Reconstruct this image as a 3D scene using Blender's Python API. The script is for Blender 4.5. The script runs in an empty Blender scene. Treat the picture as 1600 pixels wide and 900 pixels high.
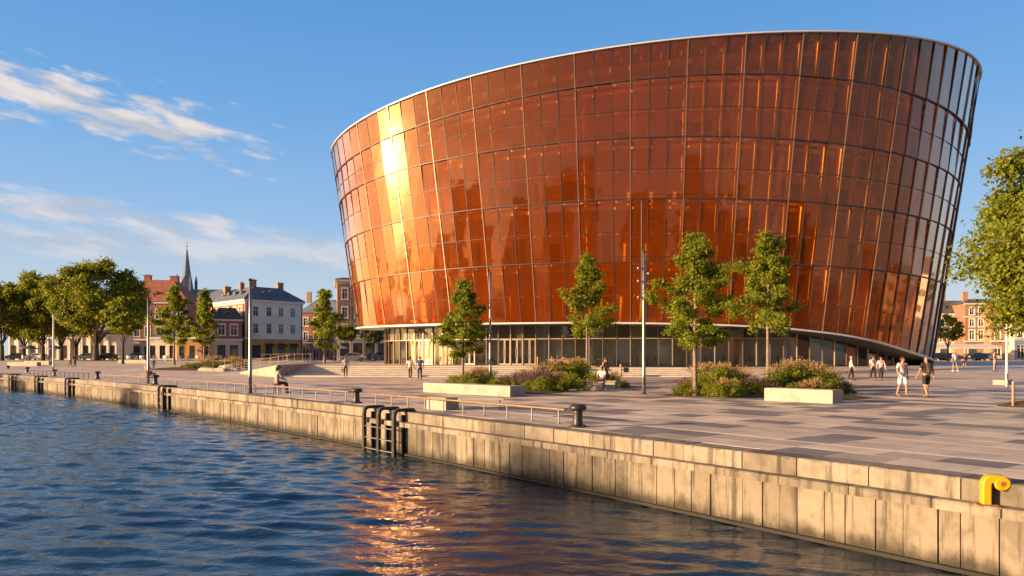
import bpy, bmesh, math, random
import numpy as np
from mathutils import Vector, Matrix

# ------------------------------------------------------------------ camera, sky, sun, exposure
scn = bpy.context.scene
COL = scn.collection
R = math.radians
FPX, YH, CZ = 1150.0, 557.0, 1.75          # focal length and horizon row of the photograph, eye height

cam_d = bpy.data.cameras.new("camera")
cam_d.sensor_width = 36.0
cam_d.lens = 36.0 * FPX / 1600.0
cam_d.shift_y = 107.0 / 1600.0
cam_d.clip_start, cam_d.clip_end = 0.1, 6000.0
cam = bpy.data.objects.new("camera", cam_d)
COL.objects.link(cam)
cam.location = (0, 0, CZ)
cam.rotation_euler = (R(90), 0, 0)
scn.camera = cam

SUN_AZ, SUN_EL = R(-107.0), R(10.0)          # azimuth from +Y towards +X
SUN_V = Vector((math.sin(SUN_AZ) * math.cos(SUN_EL), math.cos(SUN_AZ) * math.cos(SUN_EL), math.sin(SUN_EL)))
sun_d = bpy.data.lights.new("sun", 'SUN')
sun_d.energy = 5.0
sun_d.angle = R(0.5)
sun_d.color = (1.0, 0.66, 0.36)
sun = bpy.data.objects.new("sun", sun_d)
COL.objects.link(sun)
sun.rotation_euler = SUN_V.to_track_quat('Z', 'Y').to_euler()

world = bpy.data.worlds.new("World")
scn.world = world
world.use_nodes = True
SKY_STRENGTH = 0.085

def build_world():
    nt = world.node_tree
    nt.nodes.clear()
    N, L = nt.nodes.new, nt.links.new
    out = N('ShaderNodeOutputWorld'); bg = N('ShaderNodeBackground')
    bg.inputs['Strength'].default_value = SKY_STRENGTH
    L(bg.outputs[0], out.inputs[0])
    sky = N('ShaderNodeTexSky'); sky.sky_type = 'NISHITA'; sky.sun_disc = False
    sky.sun_elevation = SUN_EL; sky.sun_rotation = SUN_AZ
    sky.air_density = 1.0; sky.dust_density = 0.4; sky.ozone_density = 2.5; sky.altitude = 0
    tc = N('ShaderNodeTexCoord')
    sep = N('ShaderNodeSeparateXYZ'); L(tc.outputs['Generated'], sep.inputs[0])
    def m(op, a, b=None, c=None, clamp=False):
        n = N('ShaderNodeMath'); n.operation = op; n.use_clamp = clamp
        for i, v in enumerate((a, b, c)):
            if v is None: continue
            if hasattr(v, 'is_linked'): L(v, n.inputs[i])
            else: n.inputs[i].default_value = v
        return n.outputs[0]
    az = m('ARCTAN2', sep.outputs[0], sep.outputs[1])
    el = m('ARCSINE', sep.outputs[2])
    deg = 180 / math.pi
    azd, eld = m('MULTIPLY', az, deg), m('MULTIPLY', el, deg)
    comb = N('ShaderNodeCombineXYZ')
    L(m('MULTIPLY', azd, 0.16), comb.inputs[0]); L(m('MULTIPLY', m('ADD', eld, m('MULTIPLY', azd, 0.13)), 0.62), comb.inputs[1])
    def noise(scale, detail, rough, off):
        mp = N('ShaderNodeMapping'); mp.inputs['Location'].default_value = off
        L(comb.outputs[0], mp.inputs[0])
        n = N('ShaderNodeTexNoise'); n.inputs['Scale'].default_value = scale
        n.inputs['Detail'].default_value = detail; n.inputs['Roughness'].default_value = rough
        L(mp.outputs[0], n.inputs['Vector'])
        return n.outputs[0]
    def ss(x, lo, hi):
        n = N('ShaderNodeMapRange'); n.interpolation_type = 'SMOOTHSTEP'
        n.inputs[1].default_value = lo; n.inputs[2].default_value = hi
        L(x, n.inputs[0]); return n.outputs[0]
    def band(center, slope, half, az_fade, noff, thr, soft, scale=1.0):
        # a cloud band lying along the sky: elevation falls with azimuth, thinning out to the right
        c = m('SUBTRACT', eld, m('ADD', m('MULTIPLY', m('ADD', azd, 34.8), -slope), center))
        g = m('SUBTRACT', 1.0, m('ABSOLUTE', m('DIVIDE', c, half)), clamp=True)
        f = ss(azd, az_fade[1], az_fade[0])
        n = noise(scale, 9, 0.58, noff)
        a = m('ADD', n, m('MULTIPLY', m('SUBTRACT', m('MULTIPLY', g, f), 1.0), 0.42))
        return ss(a, thr, thr + soft)
    b1 = band(16.9, 0.11, 3.4, (-26, -11), (3.1, 1.7, 0), 0.25, 0.26, 1.9)
    b2 = band(9.9, 0.10, 2.4, (-27, -6), (7.3, 2.2, 4), 0.26, 0.26, 1.0)
    b3 = band(7.9, 0.03, 2.4, (-12, 4), (1.3, 5.2, 9), 0.24, 0.30, 0.8)
    # thin grey shaded bodies inside the low band
    cl = m('MAXIMUM', m('MAXIMUM', m('MULTIPLY', b1, 0.92), m('MULTIPLY', b2, 0.72)), m('MULTIPLY', b3, 0.52))
    shade = ss(noise(1.7, 6, 0.5, (9, 4, 2)), 0.35, 0.62)
    cc = N('ShaderNodeMixRGB')
    L(shade, cc.inputs[0]); cc.inputs[1].default_value = CLOUD_DARK; cc.inputs[2].default_value = CLOUD_LIGHT
    # the clear sky: the physical sky with its glow near the sun, going over into a clean blue away from it
    rp = N('ShaderNodeValToRGB'); L(m('DIVIDE', m('MAXIMUM', eld, 0.0), 90.0), rp.inputs[0])
    cr = rp.color_ramp
    while len(cr.elements) < len(SKY_STOPS): cr.elements.new(.5)
    for e, (d, c) in zip(cr.elements, SKY_STOPS):
        e.position = d / 90.0; e.color = (c[0], c[1], c[2], 1)
    gain = N('ShaderNodeMixRGB'); gain.blend_type = 'MULTIPLY'; gain.inputs[0].default_value = 1.0
    L(rp.outputs[0], gain.inputs[1]); gain.inputs[2].default_value = (SKY_GAIN,) * 3 + (1,)
    dot = N('ShaderNodeVectorMath'); dot.operation = 'DOT_PRODUCT'; L(tc.outputs['Generated'], dot.inputs[0]); dot.inputs[1].default_value = tuple(SUN_V)
    gl = N('ShaderNodeMixRGB'); gl.blend_type = 'ADD'; L(sky.outputs[0], gl.inputs[1]); gl.inputs[2].default_value = SUN_GLOW
    L(m('POWER', ss(dot.outputs['Value'], 0.40, 1.0), 1.6), gl.inputs[0])
    f = m('SUBTRACT', 0.92, m('MULTIPLY', ss(dot.outputs['Value'], 0.30, 0.90), 0.84))
    clear = N('ShaderNodeMixRGB'); L(f, clear.inputs[0]); L(gl.outputs[0], clear.inputs[1]); L(gain.outputs[0], clear.inputs[2])
    mix = N('ShaderNodeMixRGB'); L(cl, mix.inputs[0])
    L(clear.outputs[0], mix.inputs[1]); L(cc.outputs[0], mix.inputs[2])
    L(mix.outputs[0], bg.inputs[0])
CLOUD_LIGHT = (3.9, 3.5, 3.3, 1)
CLOUD_DARK = (2.4, 2.5, 2.8, 1)
SUN_GLOW = (10.0, 4.8, 0.9, 1)
SKY_GAIN = 4.5
SKY_STOPS = [(0, (.62, .67, .70)), (4, (.56, .65, .74)), (10, (.32, .53, .82)), (18, (.17, .41, .78)), (27, (.105, .32, .70)), (50, (.052, .145, .36)), (90, (.03, .072, .18))]
build_world()

vs = scn.view_settings
vs.view_transform = 'Standard'
vs.look = 'None'
vs.gamma = 1.0
vs.use_curve_mapping = False
vs.exposure = 1.38
scn.cycles.use_denoising = True
scn.cycles.max_bounces = 9
scn.cycles.transparent_max_bounces = 14
scn.cycles.glossy_bounces = 4
scn.cycles.diffuse_bounces = 5
scn.cycles.caustics_reflective = True
scn.cycles.caustics_refractive = False
scn.cycles.sample_clamp_indirect = 8.0
scn.cycles.blur_glossy = 0.3

rng = random.Random(7)
nrng = np.random.default_rng(7)

# ------------------------------------------------------------------ mesh helpers
class MB:
    """collects shapes; build() links them as one mesh object"""
    def __init__(self): self.v, self.f, self.m, self.s = [], [], [], []
    def add(self, verts, faces, mi=0, smooth=False):
        o = len(self.v)
        self.v += [tuple(p) for p in verts]
        for f in faces:
            self.f.append(tuple(i + o for i in f)); self.m.append(mi); self.s.append(smooth)
        return self
    def box(self, c, d, rot=0.0, mi=0, M=None):
        x, y, z = d[0] / 2, d[1] / 2, d[2] / 2
        vs_ = [Vector((sx * x, sy * y, sz * z)) for sz in (-1, 1) for sy in (-1, 1) for sx in (-1, 1)]
        Rm = M if M is not None else Matrix.Rotation(rot, 3, 'Z')
        vs_ = [Rm @ p + Vector(c) for p in vs_]
        return self.add(vs_, [(0, 2, 3, 1), (4, 5, 7, 6), (0, 1, 5, 4), (2, 6, 7, 3), (0, 4, 6, 2), (1, 3, 7, 5)], mi)
    def bbox(self, x0, x1, y0, y1, z0, z1, mi=0):
        return self.box(((x0 + x1) / 2, (y0 + y1) / 2, (z0 + z1) / 2), (x1 - x0, y1 - y0, z1 - z0), 0, mi)
    def cbox(self, c, d, b, mi=0):
        """box with chamfered edges on top and sides (a bevelled block)"""
        x, y, z = d[0] / 2, d[1] / 2, d[2] / 2
        def ring(hx, hy, bb, zz):
            return [Vector(c) + Vector(p) for p in ((-hx + bb, -hy, zz), (hx - bb, -hy, zz), (hx, -hy + bb, zz), (hx, hy - bb, zz), (hx - bb, hy, zz), (-hx + bb, hy, zz), (-hx, hy - bb, zz), (-hx, -hy + bb, zz))]
        rings = [ring(x, y, b, -z), ring(x, y, b, z - b), ring(x - b, y - b, b * .6, z)]
        v = [p for r in rings for p in r]
        f = [tuple(range(7, -1, -1)), tuple(range(16, 24))]
        for k in range(2):
            for i in range(8):
                j = (i + 1) % 8
                f.append((k * 8 + i, k * 8 + j, k * 8 + 8 + j, k * 8 + 8 + i))
        return self.add(v, f, mi)
    def tube(self, pts, rad, seg=8, mi=0, cap=True, smooth=True, flat=1.0):
        pts = [Vector(p) for p in pts]
        if not hasattr(rad, '__len__'): rad = [rad] * len(pts)
        vs_, fs = [], []
        up = None
        for i, p in enumerate(pts):
            t = (pts[min(i + 1, len(pts) - 1)] - pts[max(i - 1, 0)])
            t = t.normalized() if t.length > 1e-9 else Vector((0, 0, 1))
            if up is None: up = Vector((0, 0, 1)) if abs(t.z) < .9 else Vector((1, 0, 0))
            a = t.cross(up).normalized(); b = a.cross(t).normalized(); up = b if b.length > .1 else up
            for k in range(seg):
                an = 2 * math.pi * k / seg
                vs_.append(p + (a * math.cos(an) + b * math.sin(an) * flat) * rad[i])
        for i in range(len(pts) - 1):
            for k in range(seg):
                j = (k + 1) % seg
                fs.append((i * seg + k, i * seg + j, (i + 1) * seg + j, (i + 1) * seg + k))
        self.add(vs_, fs, mi, smooth)
        if cap:
            n = len(pts) - 1
            self.add(vs_[:seg], [tuple(range(seg - 1, -1, -1))], mi); self.add(vs_[n * seg:], [tuple(range(seg))], mi)
        return self
    def lathe(self, prof, seg=20, c=(0, 0, 0), mi=0, smooth=True):
        vs_, fs = [], []
        for r, z in prof:
            for k in range(seg):
                a = 2 * math.pi * k / seg
                vs_.append((c[0] + r * math.cos(a), c[1] + r * math.sin(a), c[2] + z))
        for i in range(len(prof) - 1):
            for k in range(seg):
                j = (k + 1) % seg
                fs.append((i * seg + k, i * seg + j, (i + 1) * seg + j, (i + 1) * seg + k))
        n = len(prof) - 1
        fs.append(tuple(range(seg - 1, -1, -1))); fs.append(tuple(n * seg + k for k in range(seg)))
        return self.add(vs_, fs, mi, smooth)
    def prism(self, poly, z0, z1, mi=0):
        n = len(poly)
        v = [(p[0], p[1], z0) for p in poly] + [(p[0], p[1], z1) for p in poly]
        f = [tuple(range(n - 1, -1, -1)), tuple(range(n, 2 * n))] + [(i, (i + 1) % n, n + (i + 1) % n, n + i) for i in range(n)]
        return self.add(v, f, mi)
    def sphere(self, c, r, seg=10, rings=6, sc=(1, 1, 1), mi=0):
        prof = [(max(1e-4, math.sin(math.pi * i / rings)), -math.cos(math.pi * i / rings)) for i in range(rings + 1)]
        o = len(self.v)
        self.lathe([(a * r, b * r) for a, b in prof], seg, (0, 0, 0), mi)
        for i in range(o, len(self.v)):
            p = self.v[i]; self.v[i] = (c[0] + p[0] * sc[0], c[1] + p[1] * sc[1], c[2] + p[2] * sc[2])
        return self
    def mesh(self, name, mats, off=(0, 0, 0)):
        me = bpy.data.meshes.new(name)
        ox, oy, oz = off
        me.from_pydata([(p[0] - ox, p[1] - oy, p[2] - oz) for p in self.v], [], self.f)
        mats = mats if isinstance(mats, (list, tuple)) else [mats]
        for m_ in mats: me.materials.append(m_)
        if len(mats) > 1: me.polygons.foreach_set('material_index', self.m)
        me.polygons.foreach_set('use_smooth', self.s)
        me.update()
        return me
    def build(self, name, mats, parent=None, world=True):
        """verts are in world space when world, else already in the thing's own space"""
        off = root_loc(parent) if (parent is not None and world) else (0, 0, 0)
        return link(name, self.mesh(name, mats, off), parent)

def root_loc(o):
    while o.parent is not None: o = o.parent
    return tuple(o.location)
def link(name, data, parent=None, loc=None, rz=0.0):
    o = bpy.data.objects.new(name, data); COL.objects.link(o)
    if parent is not None: o.parent = parent
    if loc is not None: o.location = loc
    if rz: o.rotation_euler = (0, 0, rz)
    return o
def tag(o, label=None, cat=None, group=None, kind=None):
    if label: o['label'] = label
    if cat: o['category'] = cat
    if group: o['group'] = group
    if kind: o['kind'] = kind
    return o
def thing(name, label, cat, loc=(0, 0, 0), rz=0.0, group=None):
    o = link(name, None, None, loc, rz)
    o.empty_display_size = .3
    return tag(o, label, cat, group)
def struct(name, mb, mats, label=None):
    return tag(mb.build(name, mats), label, None, None, 'structure')
def dup(root, loc, rz=0.0, sc=None, label=None, group=None):
    def cp(o, par):
        c = o.copy(); COL.objects.link(c)
        if par is not None: c.parent = par
        for ch in o.children: cp(ch, c)
        return c
    r = cp(root, None)
    r.location = loc; r.rotation_euler = (0, 0, rz)
    if sc: r.scale = sc if hasattr(sc, '__len__') else (sc, sc, sc)
    if label: r['label'] = label
    if group: r['group'] = group
    return r
ORD = "first second third fourth fifth sixth seventh eighth ninth tenth eleventh twelfth thirteenth fourteenth fifteenth sixteenth seventeenth eighteenth nineteenth twentieth".split()
def ordn(i):
    return ORD[i] if i < 20 else ("twenty-" + ORD[i - 20] if i < 29 else "%dth" % (i + 1))
def sstep(x, a, b):
    t = min(1, max(0, (x - a) / (b - a))); return t * t * (3 - 2 * t)

# ------------------------------------------------------------------ places: ground heights, quay line
def gz(X, Y):
    """height of the paved ground"""
    left = 1.0 * sstep(Y, 66, 135)
    right = 0.9 * sstep(Y, 48, 74)
    mid = min(0.9, max(0.0, 0.9 * (Y - 63.0) / 9.0)) - (0.06 if Y < 72 else 0.0) * sstep(Y, 61, 64)
    far = 0.1 * sstep(Y, 74, 110)
    a = sstep(X, -29, -20.5); b = sstep(X, 14, 22)
    m_ = mid * (1 - b) + right * b
    return max(0, left * (1 - a) + m_ * a) + far * (a if X < 0 else 1)
def GP(px, y, z=0.0):
    D = (CZ - z) * FPX / (y - YH); return ((px - 800) / FPX * D, D)
def at(px, D): return (px - 800) / FPX * D

_q = [(6.9, 9.9), (6.13, 10.9), (5.35, 12.3), (3.94, 14.17), (2.26, 16.2), (1.02, 17.7), (-1.82, 20.96), (-4.75, 25.2), (-8.1, 29.2), (-18.1, 39.8), (-29.4, 52.6), (-50.4, 72.4)]
_pc = np.polyfit([p[1] for p in _q], [p[0] for p in _q], 3)
_dp = np.polyder(_pc)
def xq(Y):
    if Y < 9.9: return float(np.polyval(_pc, 9.9) + (Y - 9.9) * np.polyval(_dp, 9.9))
    if Y > 72: return float(np.polyval(_pc, 72) + (Y - 72) * np.polyval(_dp, 72))
    return float(np.polyval(_pc, Y))
_ys = np.arange(-56, 230, 0.25)
_xs = np.array([xq(y) for y in _ys])
_arc = np.concatenate([[0], np.cumsum(np.hypot(np.diff(_xs), np.diff(_ys)))])
def s_of_Y(Y): return float(np.interp(Y, _ys, _arc))
def Q(s, n=0.0, z=0.0):
    """point on the quay line at arc length s, n metres inland"""
    x, y = float(np.interp(s, _arc, _xs)), float(np.interp(s, _arc, _ys))
    tx, ty = Qt(s)
    return Vector((x + n * ty, y - n * tx, z))
def Qt(s):
    e = .6
    dx = np.interp(s + e, _arc, _xs) - np.interp(s - e, _arc, _xs); dy = np.interp(s + e, _arc, _ys) - np.interp(s - e, _arc, _ys)
    l = math.hypot(dx, dy); return dx / l, dy / l
def s_of_px(px):
    ss_ = np.arange(s_of_Y(9), s_of_Y(140), .05)
    x = np.interp(ss_, _arc, _xs); y = np.interp(ss_, _arc, _ys)
    return float(ss_[np.argmin(np.abs(800 + FPX * x / y - px))])
WZ = -1.38                                   # water level

# ------------------------------------------------------------------ materials
def newmat(name):
    m_ = bpy.data.materials.new(name); m_.use_nodes = True
    nt = m_.node_tree; nt.nodes.clear()
    out = nt.nodes.new('ShaderNodeOutputMaterial')
    return m_, nt, out
def pos_noise(nt, scale, detail=5, rough=.55, stretch=(1, 1, 1), obj=False):
    N, L = nt.nodes.new, nt.links.new
    if obj:
        g = N('ShaderNodeTexCoord').outputs['Object']
    else:
        g = N('ShaderNodeNewGeometry').outputs['Position']
    mp = N('ShaderNodeMapping'); mp.inputs['Scale'].default_value = stretch; L(g, mp.inputs[0])
    n = N('ShaderNodeTexNoise'); n.inputs['Scale'].default_value = scale; n.inputs['Detail'].default_value = detail; n.inputs['Roughness'].default_value = rough
    L(mp.outputs[0], n.inputs['Vector'])
    return n.outputs[0]
def ramp(nt, fac, stops):
    r = nt.nodes.new('ShaderNodeValToRGB'); nt.links.new(fac, r.inputs[0])
    cr = r.color_ramp
    while len(cr.elements) < len(stops): cr.elements.new(.5)
    for e, (p, c) in zip(cr.elements, stops):
        e.position = p; e.color = tuple(c) + ((1,) if len(c) == 3 else ())
    return r.outputs[0]
def mixc(nt, fac, a, b, mode='MIX'):
    n = nt.nodes.new('ShaderNodeMixRGB'); n.blend_type = mode
    for i, v in enumerate((fac, a, b)):
        if hasattr(v, 'is_linked'): nt.links.new(v, n.inputs[i])
        elif i == 0: n.inputs[0].default_value = v
        else: n.inputs[i].default_value = tuple(v) + ((1,) if len(v) == 3 else ())
    return n.outputs[0]
def mth(nt, op, a, b=None, clamp=False):
    n = nt.nodes.new('ShaderNodeMath'); n.operation = op; n.use_clamp = clamp
    for i, v in enumerate((a, b)):
        if v is None: continue
        if hasattr(v, 'is_linked'): nt.links.new(v, n.inputs[i])
        else: n.inputs[i].default_value = v
    return n.outputs[0]
def mrange(nt, x, lo, hi):
    n = nt.nodes.new('ShaderNodeMapRange'); n.interpolation_type = 'SMOOTHSTEP'
    n.inputs[1].default_value = lo; n.inputs[2].default_value = hi; nt.links.new(x, n.inputs[0]); return n.outputs[0]
def bump(nt, h, strength, dist=.02):
    n = nt.nodes.new('ShaderNodeBump'); n.inputs['Strength'].default_value = strength; n.inputs['Distance'].default_value = dist
    nt.links.new(h, n.inputs['Height']); return n.outputs[0]
def principled(nt, out, col, rough=.6, metal=0.0, normal=None, spec=.4):
    p = nt.nodes.new('ShaderNodeBsdfPrincipled')
    if hasattr(col, 'is_linked'): nt.links.new(col, p.inputs['Base Color'])
    else: p.inputs['Base Color'].default_value = tuple(col) + (1,)
    if hasattr(rough, 'is_linked'): nt.links.new(rough, p.inputs['Roughness'])
    else: p.inputs['Roughness'].default_value = rough
    p.inputs['Metallic'].default_value = metal
    p.inputs['Specular IOR Level'].default_value = spec
    if normal is not None: nt.links.new(normal, p.inputs['Normal'])
    nt.links.new(p.outputs[0], out.inputs[0]); return p
def vmat(name, col, rough=.65, var=.18, scale=1.5, fine=25, bmp=.15, metal=0.0, spec=.3, bdist=.01, objvar=0.0):
    """a plain material with grain, blotches and fine relief"""
    m_, nt, out = newmat(name)
    a = pos_noise(nt, scale, 6, .6); b = pos_noise(nt, fine, 4, .6)
    f = mth(nt, 'ADD', mth(nt, 'MULTIPLY', a, .65), mth(nt, 'MULTIPLY', b, .35))
    dk = tuple(max(0, c * (1 - var * 2.2)) for c in col); lt = tuple(min(1, c * (1 + var * 1.6)) for c in col)
    c = ramp(nt, f, [(.28, dk), (.5, col), (.72, lt)])
    if objvar:
        oi = nt.nodes.new('ShaderNodeObjectInfo')
        c = mixc(nt, 1.0, c, ramp(nt, oi.outputs['Random'], [(0, (1 - objvar,) * 3), (1, (1 + objvar * .4,) * 3)]), 'MULTIPLY')
    principled(nt, out, c, rough, metal, bump(nt, b, bmp, bdist) if bmp else None, spec)
    return m_
M = {}
def concrete_wall(name, light, dark, waterline=True):
    m_, nt, out = newmat(name)
    streak = pos_noise(nt, 1.0, 7, .62, (5.5, 5.5, .45))
    blot = pos_noise(nt, 1.1, 8, .65); fine = pos_noise(nt, 34, 5, .6); mid = pos_noise(nt, 6, 6, .65)
    oi = nt.nodes.new('ShaderNodeObjectInfo')
    c = ramp(nt, mth(nt, 'ADD', mth(nt, 'MULTIPLY', blot, .55), mth(nt, 'MULTIPLY', mid, .45)), [(.3, dark), (.47, tuple((l * .8 + d * .2) for l, d in zip(light, dark))), (.68, light)])
    big = pos_noise(nt, .55, 5, .7)
    c = mixc(nt, mth(nt, 'MULTIPLY', mrange(nt, big, .50, .64), .55), c, tuple(d * .75 for d in dark))
    c = mixc(nt, mth(nt, 'MULTIPLY', mrange(nt, streak, .50, .66), .85), c, tuple(d * .45 for d in dark))
    c = mixc(nt, 1.0, c, ramp(nt, oi.outputs['Random'], [(0, (.60, .60, .60)), (.35, (.82, .81, .80)), (.7, (.98, .98, .97)), (1, (1.08, 1.06, 1.04))]), 'MULTIPLY')
    pits = mrange(nt, fine, .66, .72)
    c = mixc(nt, mth(nt, 'MULTIPLY', pits, .5), c, tuple(d * .4 for d in dark))
    if waterline:
        g = nt.nodes.new('ShaderNodeNewGeometry'); sp = nt.nodes.new('ShaderNodeSeparateXYZ'); nt.links.new(g.outputs['Position'], sp.inputs[0])
        z = mth(nt, 'ADD', sp.outputs[2], mth(nt, 'MULTIPLY', mth(nt, 'SUBTRACT', pos_noise(nt, 2.2, 8, .68, (1, 1, .6)), .5), .75))
        wet = mrange(nt, z, -.98, -1.30)
        c = mixc(nt, mth(nt, 'MULTIPLY', wet, .93), c, (.022, .02, .012))
    principled(nt, out, c, .75, 0, bump(nt, mth(nt, 'ADD', fine, mth(nt, 'MULTIPLY', mid, 1.5)), .5, .012), .25)
    return m_
M['quay'] = concrete_wall('quay_concrete', (.235, .20, .155), (.09, .077, .06))
M['coping'] = concrete_wall('coping_concrete', (.265, .228, .178), (.10, .086, .067), False)
M['joint'] = vmat('dark_joint', (.03, .027, .022), .9, .2)
M['bench'] = vmat('bench_concrete', (.35, .30, .24), .8, .2, 1.6, 40, .2)
M['step'] = vmat('step_stone', (.42, .38, .32), .75, .16, 1.2, 22, .15)
for k, c in (('light', (.57, .47, .365)), ('mid', (.46, .385, .305)), ('dark', (.205, .185, .175))):
    M['pave_' + k] = vmat('paving_' + k, c, .58, .20, .9, 30, .25, 0, .4, .006, .16)
M['riser_sunlit'] = vmat('riser_stone_sunlit', (.66, .58, .46), .75, .12, 1.2, 22, .15)  # paler than the treads: the sunlight on the step fronts is painted in
M['tread_dim'] = vmat('tread_stone_dim', (.27, .235, .20), .75, .16, 1.2, 22, .15)  # darker than the risers: the weaker light on the treads is painted in
M['strip'] = vmat('strip_stone', (.50, .46, .40), .7, .1, 3)
M['joint_sand'] = vmat('joint_sand', (.15, .12, .095), .9, .2, 3, 30, .3)
def ground_mat():
    m_, nt, out = newmat('plaza_paving')
    g = nt.nodes.new('ShaderNodeNewGeometry')
    mp = nt.nodes.new('ShaderNodeMapping'); mp.inputs['Rotation'].default_value = (0, 0, R(52)); nt.links.new(g.outputs['Position'], mp.inputs[0])
    br = nt.nodes.new('ShaderNodeTexBrick'); nt.links.new(mp.outputs[0], br.inputs['Vector'])
    br.inputs['Color1'].default_value = (.58, .475, .365, 1); br.inputs['Color2'].default_value = (.43, .355, .28, 1); br.inputs['Mortar'].default_value = (.2, .18, .16, 1)
    br.inputs['Scale'].default_value = .45; br.inputs['Mortar Size'].default_value = .006; br.inputs['Brick Width'].default_value = .7; br.inputs['Row Height'].default_value = .45; br.inputs['Bias'].default_value = -.15
    a = pos_noise(nt, .12, 5, .6); b = pos_noise(nt, 20, 3, .6)
    c = mixc(nt, 1.0, br.outputs[0], ramp(nt, a, [(.3, (.75, .75, .77)), (.7, (1.12, 1.1, 1.06))]), 'MULTIPLY')
    principled(nt, out, c, .62, 0, bump(nt, b, .2, .006), .35)
    return m_
M['ground'] = ground_mat()
M['soil'] = vmat('soil', (.09, .06, .04), .95, .3, 6, 40, .8, 0, .1, .03)
M['lawn'] = vmat('lawn_grass', (.09, .12, .025), .9, .3, 2, 40, .8, 0, .1, .03)
M['steel_dark'] = vmat('dark_steel', (.05, .047, .045), .45, .25, 5, 40, .2, .6, .5)
M['steel'] = vmat('grey_steel', (.24, .235, .23), .42, .15, 4, 40, .1, .7, .5)
M['pole_white'] = vmat('pale_pole_paint', (.62, .6, .56), .45, .08, 3)
M['bronze'] = vmat('rail_bronze_wood', (.30, .19, .10), .42, .22, 3, 30, .15, .25, .5)
M['rail_tan'] = vmat('tan_rail_metal', (.33, .25, .17), .5, .12, 3)
M['iron'] = vmat('bollard_iron', (.045, .040, .036), .42, .3, 8, 50, .35, .4, .5)
def yellow_mat():
    m_, nt, out = newmat('chipped_yellow_paint')
    a = pos_noise(nt, 11, 7, .7); b = pos_noise(nt, 40, 4, .6)
    c = ramp(nt, b, [(.3, (.52, .27, .007)), (.7, (.60, .34, .010))])
    c = mixc(nt, mrange(nt, a, .60, .63), c, (.16, .07, .03))
    principled(nt, out, c, .4, 0, bump(nt, a, .25, .01), .5); return m_
M['yellow'] = yellow_mat()
M['rust'] = vmat('rust', (.2, .09, .04), .9, .3, 8)
M['wood'] = vmat('wood', (.36, .23, .12), .7, .2, 6, 30, .3)
M['bark'] = vmat('bark', (.10, .075, .055), .9, .3, 5, 22, .8, 0, .1, .03)
M['bark_pale'] = vmat('bark_pale', (.22, .165, .12), .85, .25, 6, 25, .6, 0, .1, .02)

def leaf_mat(name, dark, mid, light, trans=.35):
    m_, nt, out = newmat(name)
    g = nt.nodes.new('ShaderNodeNewGeometry')
    c = ramp(nt, g.outputs['Random Per Island'], [(0, dark), (.5, mid), (1, light)])
    cl = pos_noise(nt, .9, 3, .5)
    c = mixc(nt, 1.0, c, ramp(nt, cl, [(.3, (.80, .84, .84)), (.7, (1.12, 1.08, .95))]), 'MULTIPLY')
    d = nt.nodes.new('ShaderNodeBsdfPrincipled'); nt.links.new(c, d.inputs['Base Color']); d.inputs['Roughness'].default_value = .55; d.inputs['Specular IOR Level'].default_value = .25
    t = nt.nodes.new('ShaderNodeBsdfTranslucent'); nt.links.new(mixc(nt, 1.0, c, (1.5, 1.5, .6), 'MULTIPLY'), t.inputs[0])
    mx = nt.nodes.new('ShaderNodeMixShader'); mx.inputs[0].default_value = trans
    nt.links.new(d.outputs[0], mx.inputs[1]); nt.links.new(t.outputs[0], mx.inputs[2]); nt.links.new(mx.outputs[0], out.inputs[0])
    return m_
M['leaf_young'] = leaf_mat('young_leaves', (.09, .125, .012), (.175, .21, .020), (.28, .285, .03), .5)
M['leaf_old'] = leaf_mat('old_leaves', (.085, .11, .010), (.165, .185, .018), (.25, .25, .026), .5)
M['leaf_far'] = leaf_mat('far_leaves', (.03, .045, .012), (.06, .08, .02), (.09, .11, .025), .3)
M['leaf_shrub'] = leaf_mat('shrub_leaves', (.08, .11, .012), (.175, .20, .018), (.27, .27, .025), .5)
M['leaf_dark'] = leaf_mat('dark_shrub_leaves', (.05, .08, .014), (.10, .13, .018), (.17, .18, .025), .45)
M['plume'] = leaf_mat('pink_plumes', (.30, .18, .12), (.44, .28, .18), (.56, .38, .25), .4)
M['purple'] = leaf_mat('purple_flowers', (.08, .03, .09), (.16, .06, .16), (.25, .12, .22), .25)

def brick_mat(name, c1, c2, mortar, scale=3.2):
    m_, nt, out = newmat(name)
    tc = nt.nodes.new('ShaderNodeNewGeometry')
    # wall-aligned coordinates: run along the wall's own direction, height up
    sp = nt.nodes.new('ShaderNodeSeparateXYZ'); nt.links.new(tc.outputs['Position'], sp.inputs[0])
    u = mth(nt, 'ADD', sp.outputs[0], sp.outputs[1]); cb = nt.nodes.new('ShaderNodeCombineXYZ'); nt.links.new(u, cb.inputs[0]); nt.links.new(sp.outputs[2], cb.inputs[1])
    br = nt.nodes.new('ShaderNodeTexBrick'); nt.links.new(cb.outputs[0], br.inputs['Vector'])
    br.inputs['Scale'].default_value = scale
    br.inputs['Color1'].default_value = c1 + (1,); br.inputs['Color2'].default_value = c2 + (1,); br.inputs['Mortar'].default_value = mortar + (1,)
    a = pos_noise(nt, .5, 6, .6)
    c = mixc(nt, 1.0, br.outputs[0], ramp(nt, a, [(.3, (.78, .76, .76)), (.7, (1.15, 1.12, 1.1))]), 'MULTIPLY')
    principled(nt, out, c, .85, 0, bump(nt, br.outputs[1], -.3, .01), .2); return m_
M['brick_orange'] = brick_mat('orange_brick', (.38, .19, .11), (.32, .155, .09), (.34, .24, .18))
M['brick_red'] = brick_mat('red_brick', (.32, .125, .08), (.27, .105, .068), (.29, .19, .14))
M['brick_brown'] = brick_mat('brown_brick', (.30, .19, .11), (.25, .155, .09), (.28, .21, .15))
M['plaster_white'] = vmat('white_plaster', (.72, .62, .48), .85, .10, .6, 12, .1)
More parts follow.
